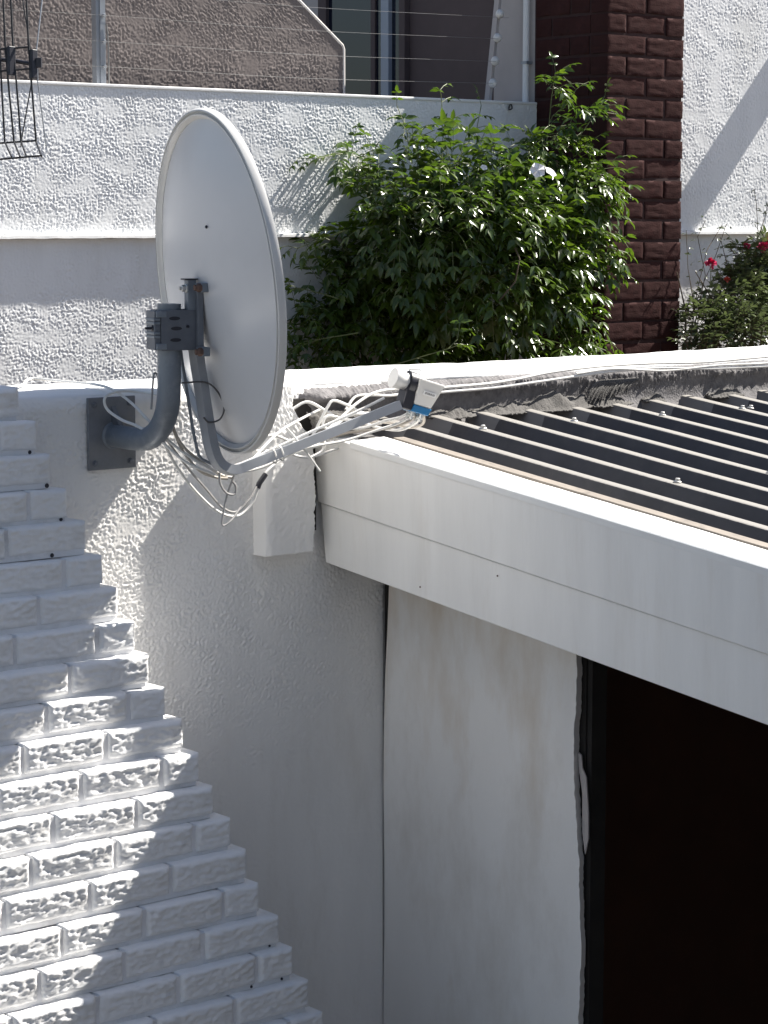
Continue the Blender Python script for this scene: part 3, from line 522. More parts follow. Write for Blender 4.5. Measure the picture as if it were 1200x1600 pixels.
# panel wall beside the opening, ragged right edge, thin wedge of shadow on its left
PANEL_L = [(-0.034, 2.06), (-0.030, 1.95), (-0.022, 1.82), (-0.013, 1.70), (-0.008, 1.55), (-0.006, 1.3), (-0.004, 0.9), (-0.004, -0.19)]
EDGE = [(-0.684, 2.06)] + [((y*0.5-0.349), z) for y, z in PANEL_EDGE] + [(-0.706, -0.19)]
def panel():
    zs = np.linspace(-0.19, 2.06, 420); b = MB(); V = []; F = []
    L = np.array(PANEL_L)[::-1]; E = np.array(EDGE)[::-1]
    yl = np.interp(zs, L[:,1], L[:,0]); ye = np.interp(zs, E[:,1], E[:,0]) + 0.0028*pnoise(zs/0.014, zs*0, 3) + 0.002*pnoise(zs/0.05, zs*0+3, 4)
    ny = 30
    for j, z in enumerate(zs):
        for i in range(ny):
            y = yl[j] + (ye[j]-yl[j])*i/(ny-1); V.append((0.81 + 0.004*float(pnoise(y/0.3, z/0.4, 2)) + (0.004 if i == ny-1 else 0), y, z))
    for j in range(len(zs)-1):
        for i in range(ny-1): a = j*ny+i; F.append((a, a+1, a+ny+1, a+ny))
    n = len(V)
    for j, z in enumerate(zs): V.append((0.835, ye[j]+0.006, z))
    for j in range(len(zs)-1): F.append((j*ny+ny-1, n+j, n+j+1, (j+1)*ny+ny-1))
    n = len(V)
    for j, z in enumerate(zs): V.append((0.835, yl[j], z))
    for j in range(len(zs)-1): F.append((n+j, j*ny, (j+1)*ny, n+j+1))
    o = mesh('wall_panel', V, F, M['panel'], car, True); o.data.set_sharp_from_angle(angle=math.radians(35)); return o
panel()
MB().box((0.838, -0.70, -0.19), (0.90, -0.01, 2.2)).build('panel_backing', M['darkwood_shade'], car)
MB().box((0.8165, -0.027, 1.45), (0.8345, -0.002, 2.06)).build('wedge_shade_strip', M['darkwood_shade'], car)  # dark strip stands in for shade in the gap left of the panel
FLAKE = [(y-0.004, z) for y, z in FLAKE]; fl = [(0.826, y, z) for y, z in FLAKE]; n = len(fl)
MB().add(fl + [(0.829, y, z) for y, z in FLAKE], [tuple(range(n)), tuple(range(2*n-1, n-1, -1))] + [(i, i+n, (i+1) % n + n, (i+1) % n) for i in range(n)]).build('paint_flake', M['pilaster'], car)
MB().box((0.842, -0.716, -0.19), (0.89, -0.702, 2.1)).build('door_jamb', M['darkwood_shade'], car)
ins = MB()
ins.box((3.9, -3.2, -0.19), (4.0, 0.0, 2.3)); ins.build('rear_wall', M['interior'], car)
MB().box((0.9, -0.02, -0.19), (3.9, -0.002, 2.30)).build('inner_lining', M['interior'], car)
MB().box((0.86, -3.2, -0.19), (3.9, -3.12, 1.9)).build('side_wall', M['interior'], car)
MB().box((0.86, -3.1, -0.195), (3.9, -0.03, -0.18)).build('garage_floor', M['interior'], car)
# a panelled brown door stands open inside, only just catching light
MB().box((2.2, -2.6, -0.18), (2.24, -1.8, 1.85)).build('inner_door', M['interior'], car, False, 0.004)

# waterproofing dressed up the wall above the roof, rough torn top edge, crumpled foot
def membrane():
    nx = 1250; xs = np.linspace(0.535, 3.0, nx); V = []; F = []; prof_n = 12
    for i, x in enumerate(xs):
        a = float(pnoise(x/0.06, 0.5, 1)); b_ = float(pnoise(x/0.02, 1.5, 2)); c = float(pnoise(x/0.25, 2.5, 3))
        top = TOP - 0.016 + 0.003*a + 0.003*b_; edge = min(1.0, max(0.0, (x-0.535)/0.05))
        zroof = zr(2.36, 0)-0.02 + 0.006*c
        cor = max(0.0, 1 - (x-0.535)/0.16)          # thick folded lump in the corner
        d1 = float(pnoise(x/0.009, 3.3, 4)); d2 = float(pnoise(x/0.007, 7.7, 5)); d3 = float(pnoise(x/0.012, 5.1, 6)); fade = 0.45 + 0.55*max(0.0, 1-(x-0.6)/0.8)
        pr = [(0.014, TOP-0.008), (0.002-0.003*b_, TOP-0.013+0.003*d1), (-0.009-0.004*a-0.003*d2, TOP-0.020+0.004*b_+0.002*d3), (-0.018*fade-0.006*a-0.02*cor-0.004*d1, TOP-0.027+0.005*a+0.003*d2), (-0.024*fade-0.006*b_-0.03*cor-0.004*d3, TOP-0.034-0.004*a), (-0.020*fade-0.004*d2-0.03*cor, TOP-0.042-0.004*b_),
              (-0.008-0.03*cor-0.002*d1, TOP-0.048), (-0.006+0.002*c-0.02*cor, TOP-0.060), (-0.006+0.002*c-0.02*cor, zroof+0.03), (-0.008-0.02*cor, zroof+0.014), (-0.016-0.006*a, zroof+0.004), (-0.03, zroof-0.02)]
        for (y, z) in pr: V.append((x + 0.004*b_, y*edge + (1-edge)*0.01, z))
    for i in range(nx-1):
        for k in range(prof_n-1): F.append((i*prof_n+k, i*prof_n+k+1, (i+1)*prof_n+k+1, (i+1)*prof_n+k))
    return mesh('waterproofing_strip', V, F, M['membrane'], car, True)
membrane()
def crumple(name, x0, x1, seed, w=0.05, hgt=0.03, y0=-0.012, lift=0.0, n=70, k=16):
    """frayed cloth lying in folds on the roof against the wall"""
    V = []; F = []
    for i in range(n+1):
        t = i/n; x = x0 + (x1-x0)*t; env = math.sin(math.pi*min(1, max(0, t)))**0.5
        for j in range(k+1):
            u = j/k; f = float(pnoise(t*3.2*abs(x1-x0)/0.15+seed, u*1.6+seed+t*2, seed)); g = float(pnoise(t*22*abs(x1-x0)/0.15+seed, u*5+t*9, seed+1))
            y = y0 - w*u*(0.6+0.4*env) + 0.006*f
            z = zr(2.36, y) - 0.004 + lift*(1-u) + env*hgt*(math.sin(math.pi*min(1, u*1.15))**0.8)*(0.6+0.7*f) + 0.0035*g
            V.append((x + 0.004*g + 0.01*f, y, max(z, zr(2.325, y))))
    for i in range(n):
        for j in range(k): a = i*(k+1)+j; F.append((a, a+1, a+k+2, a+k+1))
    o = mesh(name, V, F, M['cloth'], car, True); md = o.modifiers.new('thickness', 'SOLIDIFY'); md.thickness = 0.003
    return o
crumple('frayed_cloth', 0.93, 1.08, 2, 0.06, 0.02)
crumple('frayed_cloth', 1.10, 1.30, 5, 0.055, 0.022, lift=0.006)
crumple('frayed_cloth', 1.27, 1.50, 31, 0.06, 0.04, lift=0.012)
crumple('frayed_cloth', 1.49, 1.66, 9, 0.05, 0.03)
crumple('frayed_cloth', 1.72, 1.80, 12, 0.04, 0.02)
crumple('frayed_cloth', 1.98, 2.12, 15, 0.04, 0.03)
crumple('frayed_cloth', 0.54, 0.74, 23, 0.08, 0.03, y0=-0.03, lift=0.03)
# torn flap of membrane hanging off the wall, ending in frayed threads
b = MB(); rf = random.Random(4)
for k in range(26):
    x = 1.50 + 0.0055*k + rf.uniform(-0.004, 0.004); e = rf.uniform(0.4, 1.0)*(1 - k/40)
    b.tube([(x+0.05, -0.034, TOP-0.036), (x+0.02, -0.040, TOP-0.040-0.006*e), (x-0.015*e, -0.044-rf.uniform(0, 0.006), TOP-0.052-0.02*e), (x-0.035*e-rf.uniform(0, 0.012), -0.045-rf.uniform(0, 0.01), TOP-0.06-0.045*e)], [0.005, 0.0045, 0.003, 0.001], 5, 3 and 0)
b.build('torn_flap', M['cloth'], car, True)
for (y, z) in ((-0.66, 2.052), (-0.395, 1.995)):
    MB().lathe((0.594, y, z), (-1, 0, 0), [(0, 0.0024), (0.0012, 0.002)], 8).build('fascia_screw', M['rust'], car)

# ------------------------------------------------------------------ unseen house block behind the camera, added to cut sky light
blocker = tag(empty('unseen_sky_blocker', (-1.0, -8.0, -0.2)), 'unseen white house block added behind the camera to cut sky light on the boundary wall', 'house')
MB().box((-4.6, -11, -0.2), (9, -5.2, 5.4)).build('blocker_wall', M['plaster'], blocker)

# ------------------------------------------------------------------ satellite dish
NAZ, NEL = math.radians(-14.5), math.radians(5.8)
nh = Vector((math.cos(NAZ), math.sin(NAZ), 0)); nv = Vector((math.cos(NAZ)*math.cos(NEL), math.sin(NAZ)*math.cos(NEL), math.sin(NEL)))
tv = Vector((-math.sin(NAZ), math.cos(NAZ), 0)); uv = nv.cross(tv)
CEN = Vector((0.119, -0.262, 2.707)); RW, RH, DEP = 0.344, 0.367, 0.06
dish = tag(empty('satellite_dish', (0, 0, 2.28)), 'pale grey satellite dish seen from behind on a bent grey wall pipe', 'satellite dish')
def reflector():
    nr, na = 18, 96; V = []; F = []
    for layer in (0, 1):
        for i in range(nr+1):
            q = i/nr
            for k in range(na):
                a = 2*math.pi*k/na
                V.append(CEN + tv*RW*q*math.cos(a) + uv*RH*q*math.sin(a) + nv*(DEP*(q*q-1) + 0.004*layer))
    m = (nr+1)*na
    for layer in (0, 1):
        for i in range(nr):
            for k in range(na):
                k2 = (k+1) % na; f = (layer*m+i*na+k, layer*m+(i+1)*na+k, layer*m+(i+1)*na+k2, layer*m+i*na+k2)
                F.append(f if layer else f[::-1])
    return mesh('reflector', V, F, M['dish'], dish, True)
refl = reflector()
def rim():
    prof = [(-0.007, -0.004), (-0.003, -0.007), (0.000, -0.013), (0.003, -0.0135), (0.0055, -0.006), (0.008, -0.0055), (0.010, -0.013), (0.013, -0.012), (0.016, -0.003), (0.015, 0.005), (0.008, 0.007), (-0.006, 0.005)]
    na = 128; V = []; F = []; n = len(prof)
    for k in range(na):
        a = 2*math.pi*k/na; ca, sa = math.cos(a), math.sin(a)
        for (dr, dn) in prof: V.append(CEN + tv*(RW+dr)*ca + uv*(RH+dr)*sa + nv*dn)
    for k in range(na):
        k2 = (k+1) % na
        for j in range(n): F.append((k*n+j, k*n+(j+1) % n, k2*n+(j+1) % n, k2*n+j))
    o = mesh('rim', V, F, M['rim'], refl, True)
    bm = bmesh.new(); bm.from_mesh(o.data); bmesh.ops.recalc_face_normals(bm, faces=bm.faces); bm.to_mesh(o.data); bm.free()
    for p in o.data.polygons: p.use_smooth = True
    o.data.set_sharp_from_angle(angle=math.radians(50))
rim()
def on_back(a, q, out=0.0):
    return CEN + tv*RW*q*math.cos(a) + uv*RH*q*math.sin(a) + nv*(DEP*(q*q-1) - out)
for (a, q) in ((math.radians(127), 0.44),):
    MB().lathe(on_back(a, q, 0.002), -nv, [(0, 0.004), (0.003, 0.003)], 8).build('drain_rivet', M['black'], refl)

# wall plate, bent pipe
pl = MB().box((-0.066, -0.012, 2.281), (0.062, -0.004, 2.446)).build('base_plate', M['plate'], dish, False, 0.0015)
for (x, z) in ((-0.05, 2.43), (0.046, 2.43), (-0.05, 2.297), (0.046, 2.297)):
    MB().lathe((x, -0.012, z), (0, -1, 0), [(0, 0.008), (0.0015, 0.008), (0.002, 0.0058), (0.006, 0.0058), (0.007, 0.004)], 6).build('wall_bolt', M['steel'], pl)
pp = [(0, -0.010, 2.358), (0, -0.09, 2.356), (0, -0.125, 2.357)]
for k in range(1, 9):
    a = math.radians(90*k/8); pp.append((0.001, -0.125 - 0.110*math.sin(a), 2.357 + 0.115*(1-math.cos(a))))
pp += [(0.002, -0.235, 2.52), (0.003, -0.236, 2.663)]
pipe = MB().tube(pp, 0.0262, 22).build('bent_pipe', M['galv'], dish, True)
MB().lathe((0, -0.0125, 2.358), (0, -1, 0), [(0, 0.031), (0.003, 0.031), (0.006, 0.027)], 22).build('weld_collar', M['galv'], pl, True)
MB().add([(-0.004,-0.012,2.375),(0.008,-0.012,2.375),(0.008,-0.012,2.425),(-0.004,-0.012,2.425),(-0.004,-0.045,2.380),(0.008,-0.045,2.380)],[(0,1,2,3),(0,4,5,1),(1,5,2),(0,3,4),(3,2,5,4)]).build('plate_gusset', M['steel'], pl)

# clamp and tilt bracket, in axes n (towards dish), t (along wall), z
PO = Vector((0.003, -0.236, 0)); Z = Vector((0, 0, 1))
def L3(n, t, z): return PO + nh*n + tv*t + Z*z
brk = MB().obox(L3(0.013, -0.031, 2.606), nh, tv, Z, 0.044, 0.0018, 0.044)
brk.obox(L3(0.013, 0.031, 2.606), nh, tv, Z, 0.044, 0.0018, 0.044); brk.obox(L3(0.050, 0, 2.606), nh, tv, Z, 0.0018, 0.031, 0.044)
bracket = brk.build('mount_bracket', M['steel'], dish, False, 0.001)
for k, (zc, nn) in enumerate(((2.632, 0.000), (2.610, 0.004), (2.585, 0.002))):
    V = []
    for i in range(16):
        a = 2*math.pi*i/16; V.append(L3(nn + 0.013*math.cos(a), -0.0336, zc + 0.0042*math.sin(a)))
    MB().add(V, [tuple(range(16))]).build('slot', M['black'], bracket)
MB().obox(L3(-0.0375, -0.002, 2.606), nh, tv, Z, 0.0075, 0.027, 0.043).build('clamp_jaw', M['steel'], bracket, False, 0.002)
for zc in (2.630, 2.622, 2.600, 2.592):
    MB().obox(L3(-0.040, -0.006, zc), nh, tv, Z, 0.0075, 0.026, 0.0026).build('jaw_rib', M['galv'], bracket, False, 0.0008)
for zc in (2.641, 2.571): MB().obox(L3(-0.030, -0.016, zc), nh, tv, Z, 0.012, 0.018, 0.007).build('jaw_lug', M['galv'], bracket, False, 0.002)
MB().lathe(L3(-0.062, -0.016, 2.611), nh, [(0, 0.0028), (0.014, 0.0028), (0.015, 0.0065), (0.021, 0.0065)], 8).build('clamp_bolt', M['black'], bracket)
MB().lathe(L3(0.030, -0.033, 2.614), -tv, [(0, 0.0035), (0.004, 0.0035)], 8).build('pivot_bolt', M['black'], bracket)
# tilt arm above, back plate on the dish with two feet
up = MB().obox(L3(0.042, -0.020, 2.682), nh, tv, Z, 0.010, 0.012, 0.034).build('tilt_arm', M['galv'], bracket, False, 0.002)
MB().obox(L3(0.040, -0.020, 2.7165), nh, tv, Z, 0.015, 0.014, 0.0015).build('tilt_cap', M['black'], bracket)
MB().lathe(L3(0.032, -0.026, 2.697), -nh, [(0, 0.010), (0.003, 0.010), (0.004, 0.0075), (0.012, 0.0075), (0.013, 0.004), (0.018, 0.004)], 6).build('tilt_bolt', M['zinc'], bracket)
bp = MB().obox(L3(0.056, -0.036, 2.634), (nh + tv*-0.2).normalized(), tv, Z, 0.007, 0.010, 0.074).build('back_plate', M['steel'], dish, False, 0.002)
for (zz, t_) in ((2.699, -0.056), (2.560, -0.060)):
    MB().obox(L3(0.056, t_, zz), nh, tv, Z, 0.009, 0.020, 0.010).build('plate_foot', M['galv'], bp, False, 0.002)
    MB().lathe(L3(0.048, t_-0.014, zz), -nh, [(0, 0.0095), (0.008, 0.0095), (0.012, 0.0065), (0.016, 0.0065)], 6).build('foot_bolt', M['rust'], bp)

# feed arm: square tube, elbow under the dish, out to the feed head
ARM = [(0.060,-0.252,2.577),(0.066,-0.253,2.53),(0.073,-0.255,2.485),(0.087,-0.258,2.392),(0.097,-0.260,2.342),(0.110,-0.262,2.312),(0.129,-0.266,2.295),(0.155,-0.272,2.290),(0.180,-0.277,2.297),(0.30,-0.303,2.335),(0.45,-0.334,2.383),(0.560,-0.357,2.419)]
arm = MB().tube(ARM, 0.01, 4, 3, square=(0.0145, 0.0105)).build('feed_arm', M['arm'], dish, False)
MB().tube([(p[0]-0.026, p[1]+0.022, p[2]+0.004) for p in ARM[:6]] + [(0.128,-0.258,2.296)], 0.0035, 6, 3).build('brace_rod', M['galv'], arm, True)

# feed head (LNB): axis A looks back at the dish
LC = Vector((0.620, -0.366, 2.440))
A = (Vector((-0.125, 0.028, 0.040))).normalized(); S = Vector((0, 0, 1)).cross(A).normalized(); Dn = A.cross(S).normalized()
if Dn.z > 0: Dn = -Dn
lnb = MB()
def frustum(mb, a0, a1, s_, d0, d1, shr):
    V = []
    for d, k in ((d0, 1.0), (d1, shr)):
        am = (a0+a1)/2; ah = (a1-a0)/2*k
        for (i, j) in ((-1,-1),(1,-1),(1,1),(-1,1)): V.append(LC + A*(am+ah*i + (0.004 if k < 1 else 0)) + S*(s_*k*j) + Dn*d)
    return mb.add(V, [(0,1,2,3),(7,6,5,4),(0,4,5,1),(1,5,6,2),(2,6,7,3),(3,7,4,0)])
frustum(lnb, -0.040, 0.030, 0.033, -0.036, 0.026, 0.66)
head = lnb.build('feed_head', M['lnb'], dish, False, 0.004)
bb = MB(); frustum(bb, -0.026, 0.022, 0.0235, 0.0265, 0.043, 0.96); bb.build('blue_band', M['blue'], head, False, 0.0015)
MB().lathe(LC + A*0.036 + Dn*-0.020, A, [(-0.01, 0.020), (0.022, 0.020), (0.026, 0.022), (0.043, 0.0245), (0.047, 0.0235), (0.048, 0.0)], 26).build('feed_horn', M['horn'], head, True)
MB().obox(LC + A*0.036 + Dn*0.004, A, S, Dn, 0.013, 0.020, 0.038).build('feed_clamp', M['black'], dish, False, 0.002)
hb = MB()
hb.lathe(LC + A*0.030 + Dn*-0.020, A, [(0, 0.027), (0.016, 0.027)], 20).build('clamp_ring', M['black'], dish, True)
MB().tube([LC + A*0.034 + S*-0.020 + Dn*-0.040, LC + A*0.034 + S*-0.024 + Dn*-0.052, LC + A*0.024 + S*0.010 + Dn*-0.055, LC + A*0.024 + S*0.014 + Dn*-0.042], 0.002, 6).build('spring_clip', M['zinc'], dish)
# sticker on the side that faces the lens
side = -S if (-S).dot(Vector(cam.location) - LC) > 0 else S
sw = 0.0295; st = MB(); o0 = LC + side*sw + Dn*-0.006 + A*-0.006
tilt = (Dn + side*-0.18).normalized(); nrm = A.cross(tilt).normalized()
if nrm.dot(side) < 0: nrm = -nrm
stk = st.obox(o0, A, tilt, nrm, 0.0165, 0.0052, 0.0012).build('sticker', M['sticker'], head)
for k, (a_, w_) in enumerate(((-0.011, 0.0022), (-0.006, 0.0012), (-0.002, 0.0018), (0.003, 0.002), (0.008, 0.0014), (0.0115, 0.001))):
    MB().obox(o0 + A*-a_ + nrm*0.0014, A, tilt, nrm, w_, 0.0024, 0.0004).build('printed_mark', M['ink'], stk)
for k in range(4):
    MB().lathe(LC + Dn*0.041 + A*(0.014-0.012*(k % 2)*2) + S*(0.010-0.02*(k//2)), Dn, [(0, 0.0052), (0.012, 0.0052), (0.013, 0.004), (0.02, 0.004)], 8).build('connector', M['zinc'], head)

# ------------------------------------------------------------------ cables
def cable(key, name, label, r, mat, cat='cable', group=None, sub=8, seg=8):
    P = PATHS[key]
    o = MB().tube(P, r, seg, sub).build(name, M[mat], None, True)
    return tag(o, label, cat, group)
cable('top_cable', 'coaxial_cable', 'white coaxial cable lying on the wall top and sagging behind the bent pipe', 0.0033, 'cable')
cable('loop_cable', 'coaxial_cable', 'white coaxial cable bowed in a wide loop over the base plate', 0.0033, 'cable')
cable('small_loop', 'cable_loop', 'narrow upright cable loop beside the bent pipe at the wall top', 0.0024, 'cablegrey')
cable('hang_a', 'coaxial_cable', 'lowest white cable hanging in a deep bow under the dish', 0.0034, 'cable')
cable('hang_b', 'coaxial_cable', 'grey cable in the inner bow just above the lowest hanging cable', 0.0028, 'cablegrey')
cable('brown_a', 'coaxial_cable', 'grimy cable running from behind the pipe down to the arm elbow, upper of two', 0.0034, 'cabledirty')
cable('brown_b', 'coaxial_cable', 'grimy cable running from behind the pipe down to the arm elbow, lower of two', 0.0034, 'cabledirty')
cable('dangle_a', 'cable_end', 'short curled cable end with a bright tip dangling below the arm elbow', 0.0028, 'cablegrey')
cable('dangle_b', 'cable_end', 'thin cable dropping straight from the elbow to a sharp bend at its lowest point', 0.0022, 'cablegrey')
cable('dish_loop', 'thin_cable', 'thin dark cable looped against the back of the dish beside the arm', 0.0020, 'cabledark')
cable('arm_white', 'coaxial_cable', 'white cable tied along the top edge of the feed arm', 0.0034, 'cable')
cable('arm_under', 'coaxial_cable', 'white cable running along the underside of the feed arm', 0.0030, 'cable')
cable('clump_a', 'coaxial_cable', 'white cable rising to a sharp peak in the tangle behind the feed arm', 0.0036, 'cable')
cable('clump_b', 'coaxial_cable', 'white cable slanting through the middle of the tangle behind the arm', 0.0036, 'cable')
cable('clump_c', 'coaxial_cable', 'white cable arching up from the tangle to pass behind the feed head', 0.0036, 'cable')
cable('clump_d', 'coaxial_cable', 'short white cable hooked over at the top of the tangle', 0.0036, 'cable')
cable('clump_e', 'coaxial_cable', 'white cable coiled in a small knot beside the wall corner', 0.0036, 'cable')
cable('clump_f', 'coaxial_cable', 'white cable crossing low from the dish rim into the tangle', 0.0036, 'cable')
cable('clump_g', 'coaxial_cable', 'white cable running steeply up from the arm elbow behind the rim', 0.0032, 'cable')
cable('clump_h', 'coaxial_cable', 'white cable lying level under the tangle by the plaster stub', 0.0030, 'cable')
cable('lnb_a', 'coaxial_cable', 'cable leaving the feed head and lying furthest out over the fascia corner', 0.0034, 'cabledirty')
cable('lnb_b', 'coaxial_cable', 'cable leaving the feed head in the widest downward bow', 0.0034, 'cable')
cable('lnb_c', 'coaxial_cable', 'cable leaving the feed head closest to the arm', 0.0034, 'cable')
cable('lnb_d', 'coaxial_cable', 'short dirty cable turned back under the blue band', 0.0034, 'cabledirty')
cable('tie_tail', 'cable_tie', 'white cable tie with a long loose tail across the feed arm', 0.0026, 'cable', 'cable tie', sub=4)
cable('tie_strip', 'cable_tie', 'bent end of a white cable tie under the feed arm', 0.0026, 'cable', 'cable tie', sub=4)
cable('para_a', 'coaxial_cable', 'upper of the white cables along the parapet above the roof', 0.0038, 'cable')
cable('para_b', 'coaxial_cable', 'lower of the white cables along the parapet above the roof', 0.0038, 'cable')
cable('para_c', 'coaxial_cable', 'short white cable crossing between the two parapet cables at the right', 0.0034, 'cable')
ha = PATHS['hang_a']
tp = MB().tube([Vector(ha[5])*0.25 + Vector(ha[6])*0.75, ha[6], Vector(ha[6])*0.35 + Vector(ha[7])*0.65], 0.0065, 8).build('tape_joint', M['black'], None, True)
tag(tp, 'black tape wrapped round the joint of the hanging cable', 'tape')
# ties holding cables on the arm
for t_ in ((0.245, -0.291, 2.318), (0.262, -0.295, 2.323)):
    c = Vector(t_); d = Vector((0.95, -0.19, 0.25)).normalized(); a_ = Vector((0, 0, 1)); a_ = (a_ - d*a_.dot(d)).normalized(); b_ = d.cross(a_)
    q = MB().tube([c + a_*0.019*math.cos(k) + b_*0.015*math.sin(k) for k in np.linspace(0, 2*math.pi, 13)], 0.0018, 6).build('arm_tie', M['cable'], arm, True)

# ------------------------------------------------------------------ far garden wall, ledge
fw_ = tag(empty('garden_wall', (1.5, 3.0, -0.2)), 'white roughcast garden wall with a thin ledge behind the satellite dish', 'wall')
YF = 2.90
MB().box((-3.0, YF+0.008, -0.2), (4.095, 3.10, 3.325)).build('wall_core', M['farplaster'], fw_)
def far_relief(x, z): return 0.0025*roughcast(x, z, 0.0086, 11) + 0.0008*pnoise(x/0.6, z/0.6, 12)
grid_face('plaster_coat', 1.15, 4.098, 2.79, 3.330, 0.0030, far_relief, M['farplaster'], fw_, YF)
grid_face('plaster_coat', 1.15, 4.098, 2.15, 2.772, 0.0033, far_relief, M['farplaster'], fw_, YF+0.004)
def ledge(name, x0, x1, parent):
    n = int((x1-x0)/0.02); V = []; F = []
    for i in range(n+1):
        x = x0 + (x1-x0)*i/n; w = 0.0015*float(pnoise(x/0.05, 0.2, 3)); p = 0.0300 + 0.002*float(pnoise(x/0.12, 4.2, 3))
        V += [(x, YF+0.01, 2.790+w), (x, YF-p, 2.786+w), (x, YF-p-0.001, 2.775+w), (x, YF+0.01, 2.772+w)]
    for i in range(n):
        for k in range(3): F.append((i*4+k, i*4+k+1, (i+1)*4+k+1, (i+1)*4+k))
    return mesh(name, V, F, M['capwhite'], parent)
ledge('ledge', -3.0, 4.098, fw_)
MB().box((-3.0, YF-0.006, 3.326), (4.097, 3.105, 3.338)).build('wall_top', M['capwhite'], fw_, False, 0.003)
MB().tube([(3.93, YF-0.008, 3.30), (3.928, YF-0.012, 3.318), (3.94, YF-0.012, 3.322), (3.944, YF-0.012, 3.308), (3.934, YF-0.012, 3.302)], 0.003, 6, 3).build('wall_hook', M['blackwire'], fw_)

# ------------------------------------------------------------------ neighbour's house: white front, brown flank with window, rafter out of frame
hs = tag(empty('house', (6.0, 5.0, -0.2)), 'white roughcast house front with shaded brown flank and window, behind the brick pillar', 'house')
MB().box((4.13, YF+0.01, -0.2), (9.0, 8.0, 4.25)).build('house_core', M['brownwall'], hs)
grid_face('front_plaster', 4.5, 6.2, 2.79, 4.2, 0.0042, lambda x, z: far_relief(x+7, z), M['farplaster'], hs, YF)
grid_face('front_plaster', 4.5, 6.2, 2.15, 2.772, 0.005, lambda x, z: far_relief(x+7, z), M['farplaster'], hs, YF+0.004)
ledge('ledge', 4.5, 6.2, hs)
MB().box((6.2, YF-0.001, 1.0), (9.0, YF+0.02, 4.25)).build('front_plaster', M['farplaster'], hs)
MB().box((4.13, YF-0.001, 4.20), (6.2, YF+0.02, 4.25)).build('front_plaster', M['farplaster'], hs)
MB().box((5.94, 2.2, 3.83), (6.06, YF+0.02, 3.98)).build('rafter_tail', M['board'], hs, False, 0.004)
MB().box((4.112, 3.11, -0.2), (4.128, 3.185, 4.25)).build('flank_strip', M['pilaster'], hs)
MB().box((4.108, YF+0.012, -0.2), (4.126, 3.11, 4.25)).build('flank_strip', M['pilaster'], hs)
MB().tube([(4.085, 2.955, 3.33), (4.085, 2.952, 4.2)], 0.014, 12).build('downpipe', M['whitepipe'], hs, True)
MB().box((4.07, 2.935, 3.50), (4.105, 2.972, 3.512)).build('pipe_clip', M['post'], hs)
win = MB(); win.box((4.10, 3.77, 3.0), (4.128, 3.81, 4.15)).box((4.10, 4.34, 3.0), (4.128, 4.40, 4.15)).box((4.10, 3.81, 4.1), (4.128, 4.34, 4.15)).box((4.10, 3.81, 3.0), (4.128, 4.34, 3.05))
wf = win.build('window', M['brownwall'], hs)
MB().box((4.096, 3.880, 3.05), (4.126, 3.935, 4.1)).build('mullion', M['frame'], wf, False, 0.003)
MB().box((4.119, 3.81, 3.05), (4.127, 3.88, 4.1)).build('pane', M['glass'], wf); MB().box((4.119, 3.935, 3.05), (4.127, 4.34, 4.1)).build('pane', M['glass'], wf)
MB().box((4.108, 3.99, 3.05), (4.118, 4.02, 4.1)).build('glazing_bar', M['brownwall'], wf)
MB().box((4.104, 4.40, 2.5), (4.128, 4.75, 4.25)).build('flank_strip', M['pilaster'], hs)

# brown-grey gable wall standing behind the garden wall
gw = tag(empty('gable_wall', (2.2, 3.35, -0.2)), 'brown-grey roughcast wall with a clipped top corner above the garden wall', 'wall')
YG = 3.25
def gable():
    x0, x1, z0, z1 = 1.2, 3.324, 3.2, 4.0; step = 0.0036
    nx = int((x1-x0)/step)+1; nz = int((z1-z0)/step)+1; xs = np.linspace(x0, x1, nx); zs = np.linspace(z0, z1, nz); X, Zg = np.meshgrid(xs, zs)
    lim = np.where(Zg < 3.55, x1, x1 - (Zg-3.55)*1.33); t = (X-x0)/(x1-x0); X2 = x0 + t*(lim-x0)
    Y = YG - 0.0036*roughcast(X2, Zg, 0.0098, 21); V = np.stack([X2, Y, Zg], -1).reshape(-1, 3); idx = np.arange(nx*nz).reshape(nz, nx)
    F = np.stack([idx[:-1,:-1], idx[:-1,1:], idx[1:,1:], idx[1:,:-1]], -1).reshape(-1, 4)
    me = bpy.data.meshes.new('plaster_coat'); me.vertices.add(len(V)); me.vertices.foreach_set('co', V.ravel()); me.loops.add(F.size); me.loops.foreach_set('vertex_index', F.ravel().astype(np.int32))
    me.polygons.add(len(F)); me.polygons.foreach_set('loop_start', np.arange(0, F.size, 4, dtype=np.int32)); me.polygons.foreach_set('use_smooth', np.ones(len(F), dtype=bool)); me.update(calc_edges=True)
    link('plaster_coat', me, M['greyplaster'], gw)
gable()
pr = [(0.0, -0.2), (3.32, -0.2), (3.32, 3.55), (2.87, 3.89), (2.5, 4.17), (0.0, 4.17)]; V = [(x, YG+0.012, z) for x, z in pr] + [(x, YG+0.2, z) for x, z in pr]; n = 6
MB().add(V, [tuple(range(n)), tuple(range(2*n-1, n-1, -1))] + [(i, (i+1) % n, (i+1) % n + n, i+n) for i in range(n)]).build('wall_core', M['greyplaster'], gw)
MB().tube([(3.324, YG+0.002, 3.2), (3.324, YG+0.002, 3.545), (3.318, YG+0.002, 3.56), (2.87, YG+0.002, 3.895)], 0.007, 8).build('lit_edge_line', M['litedge'], gw, True)  # pale line paints sunlight along the wall's end edge

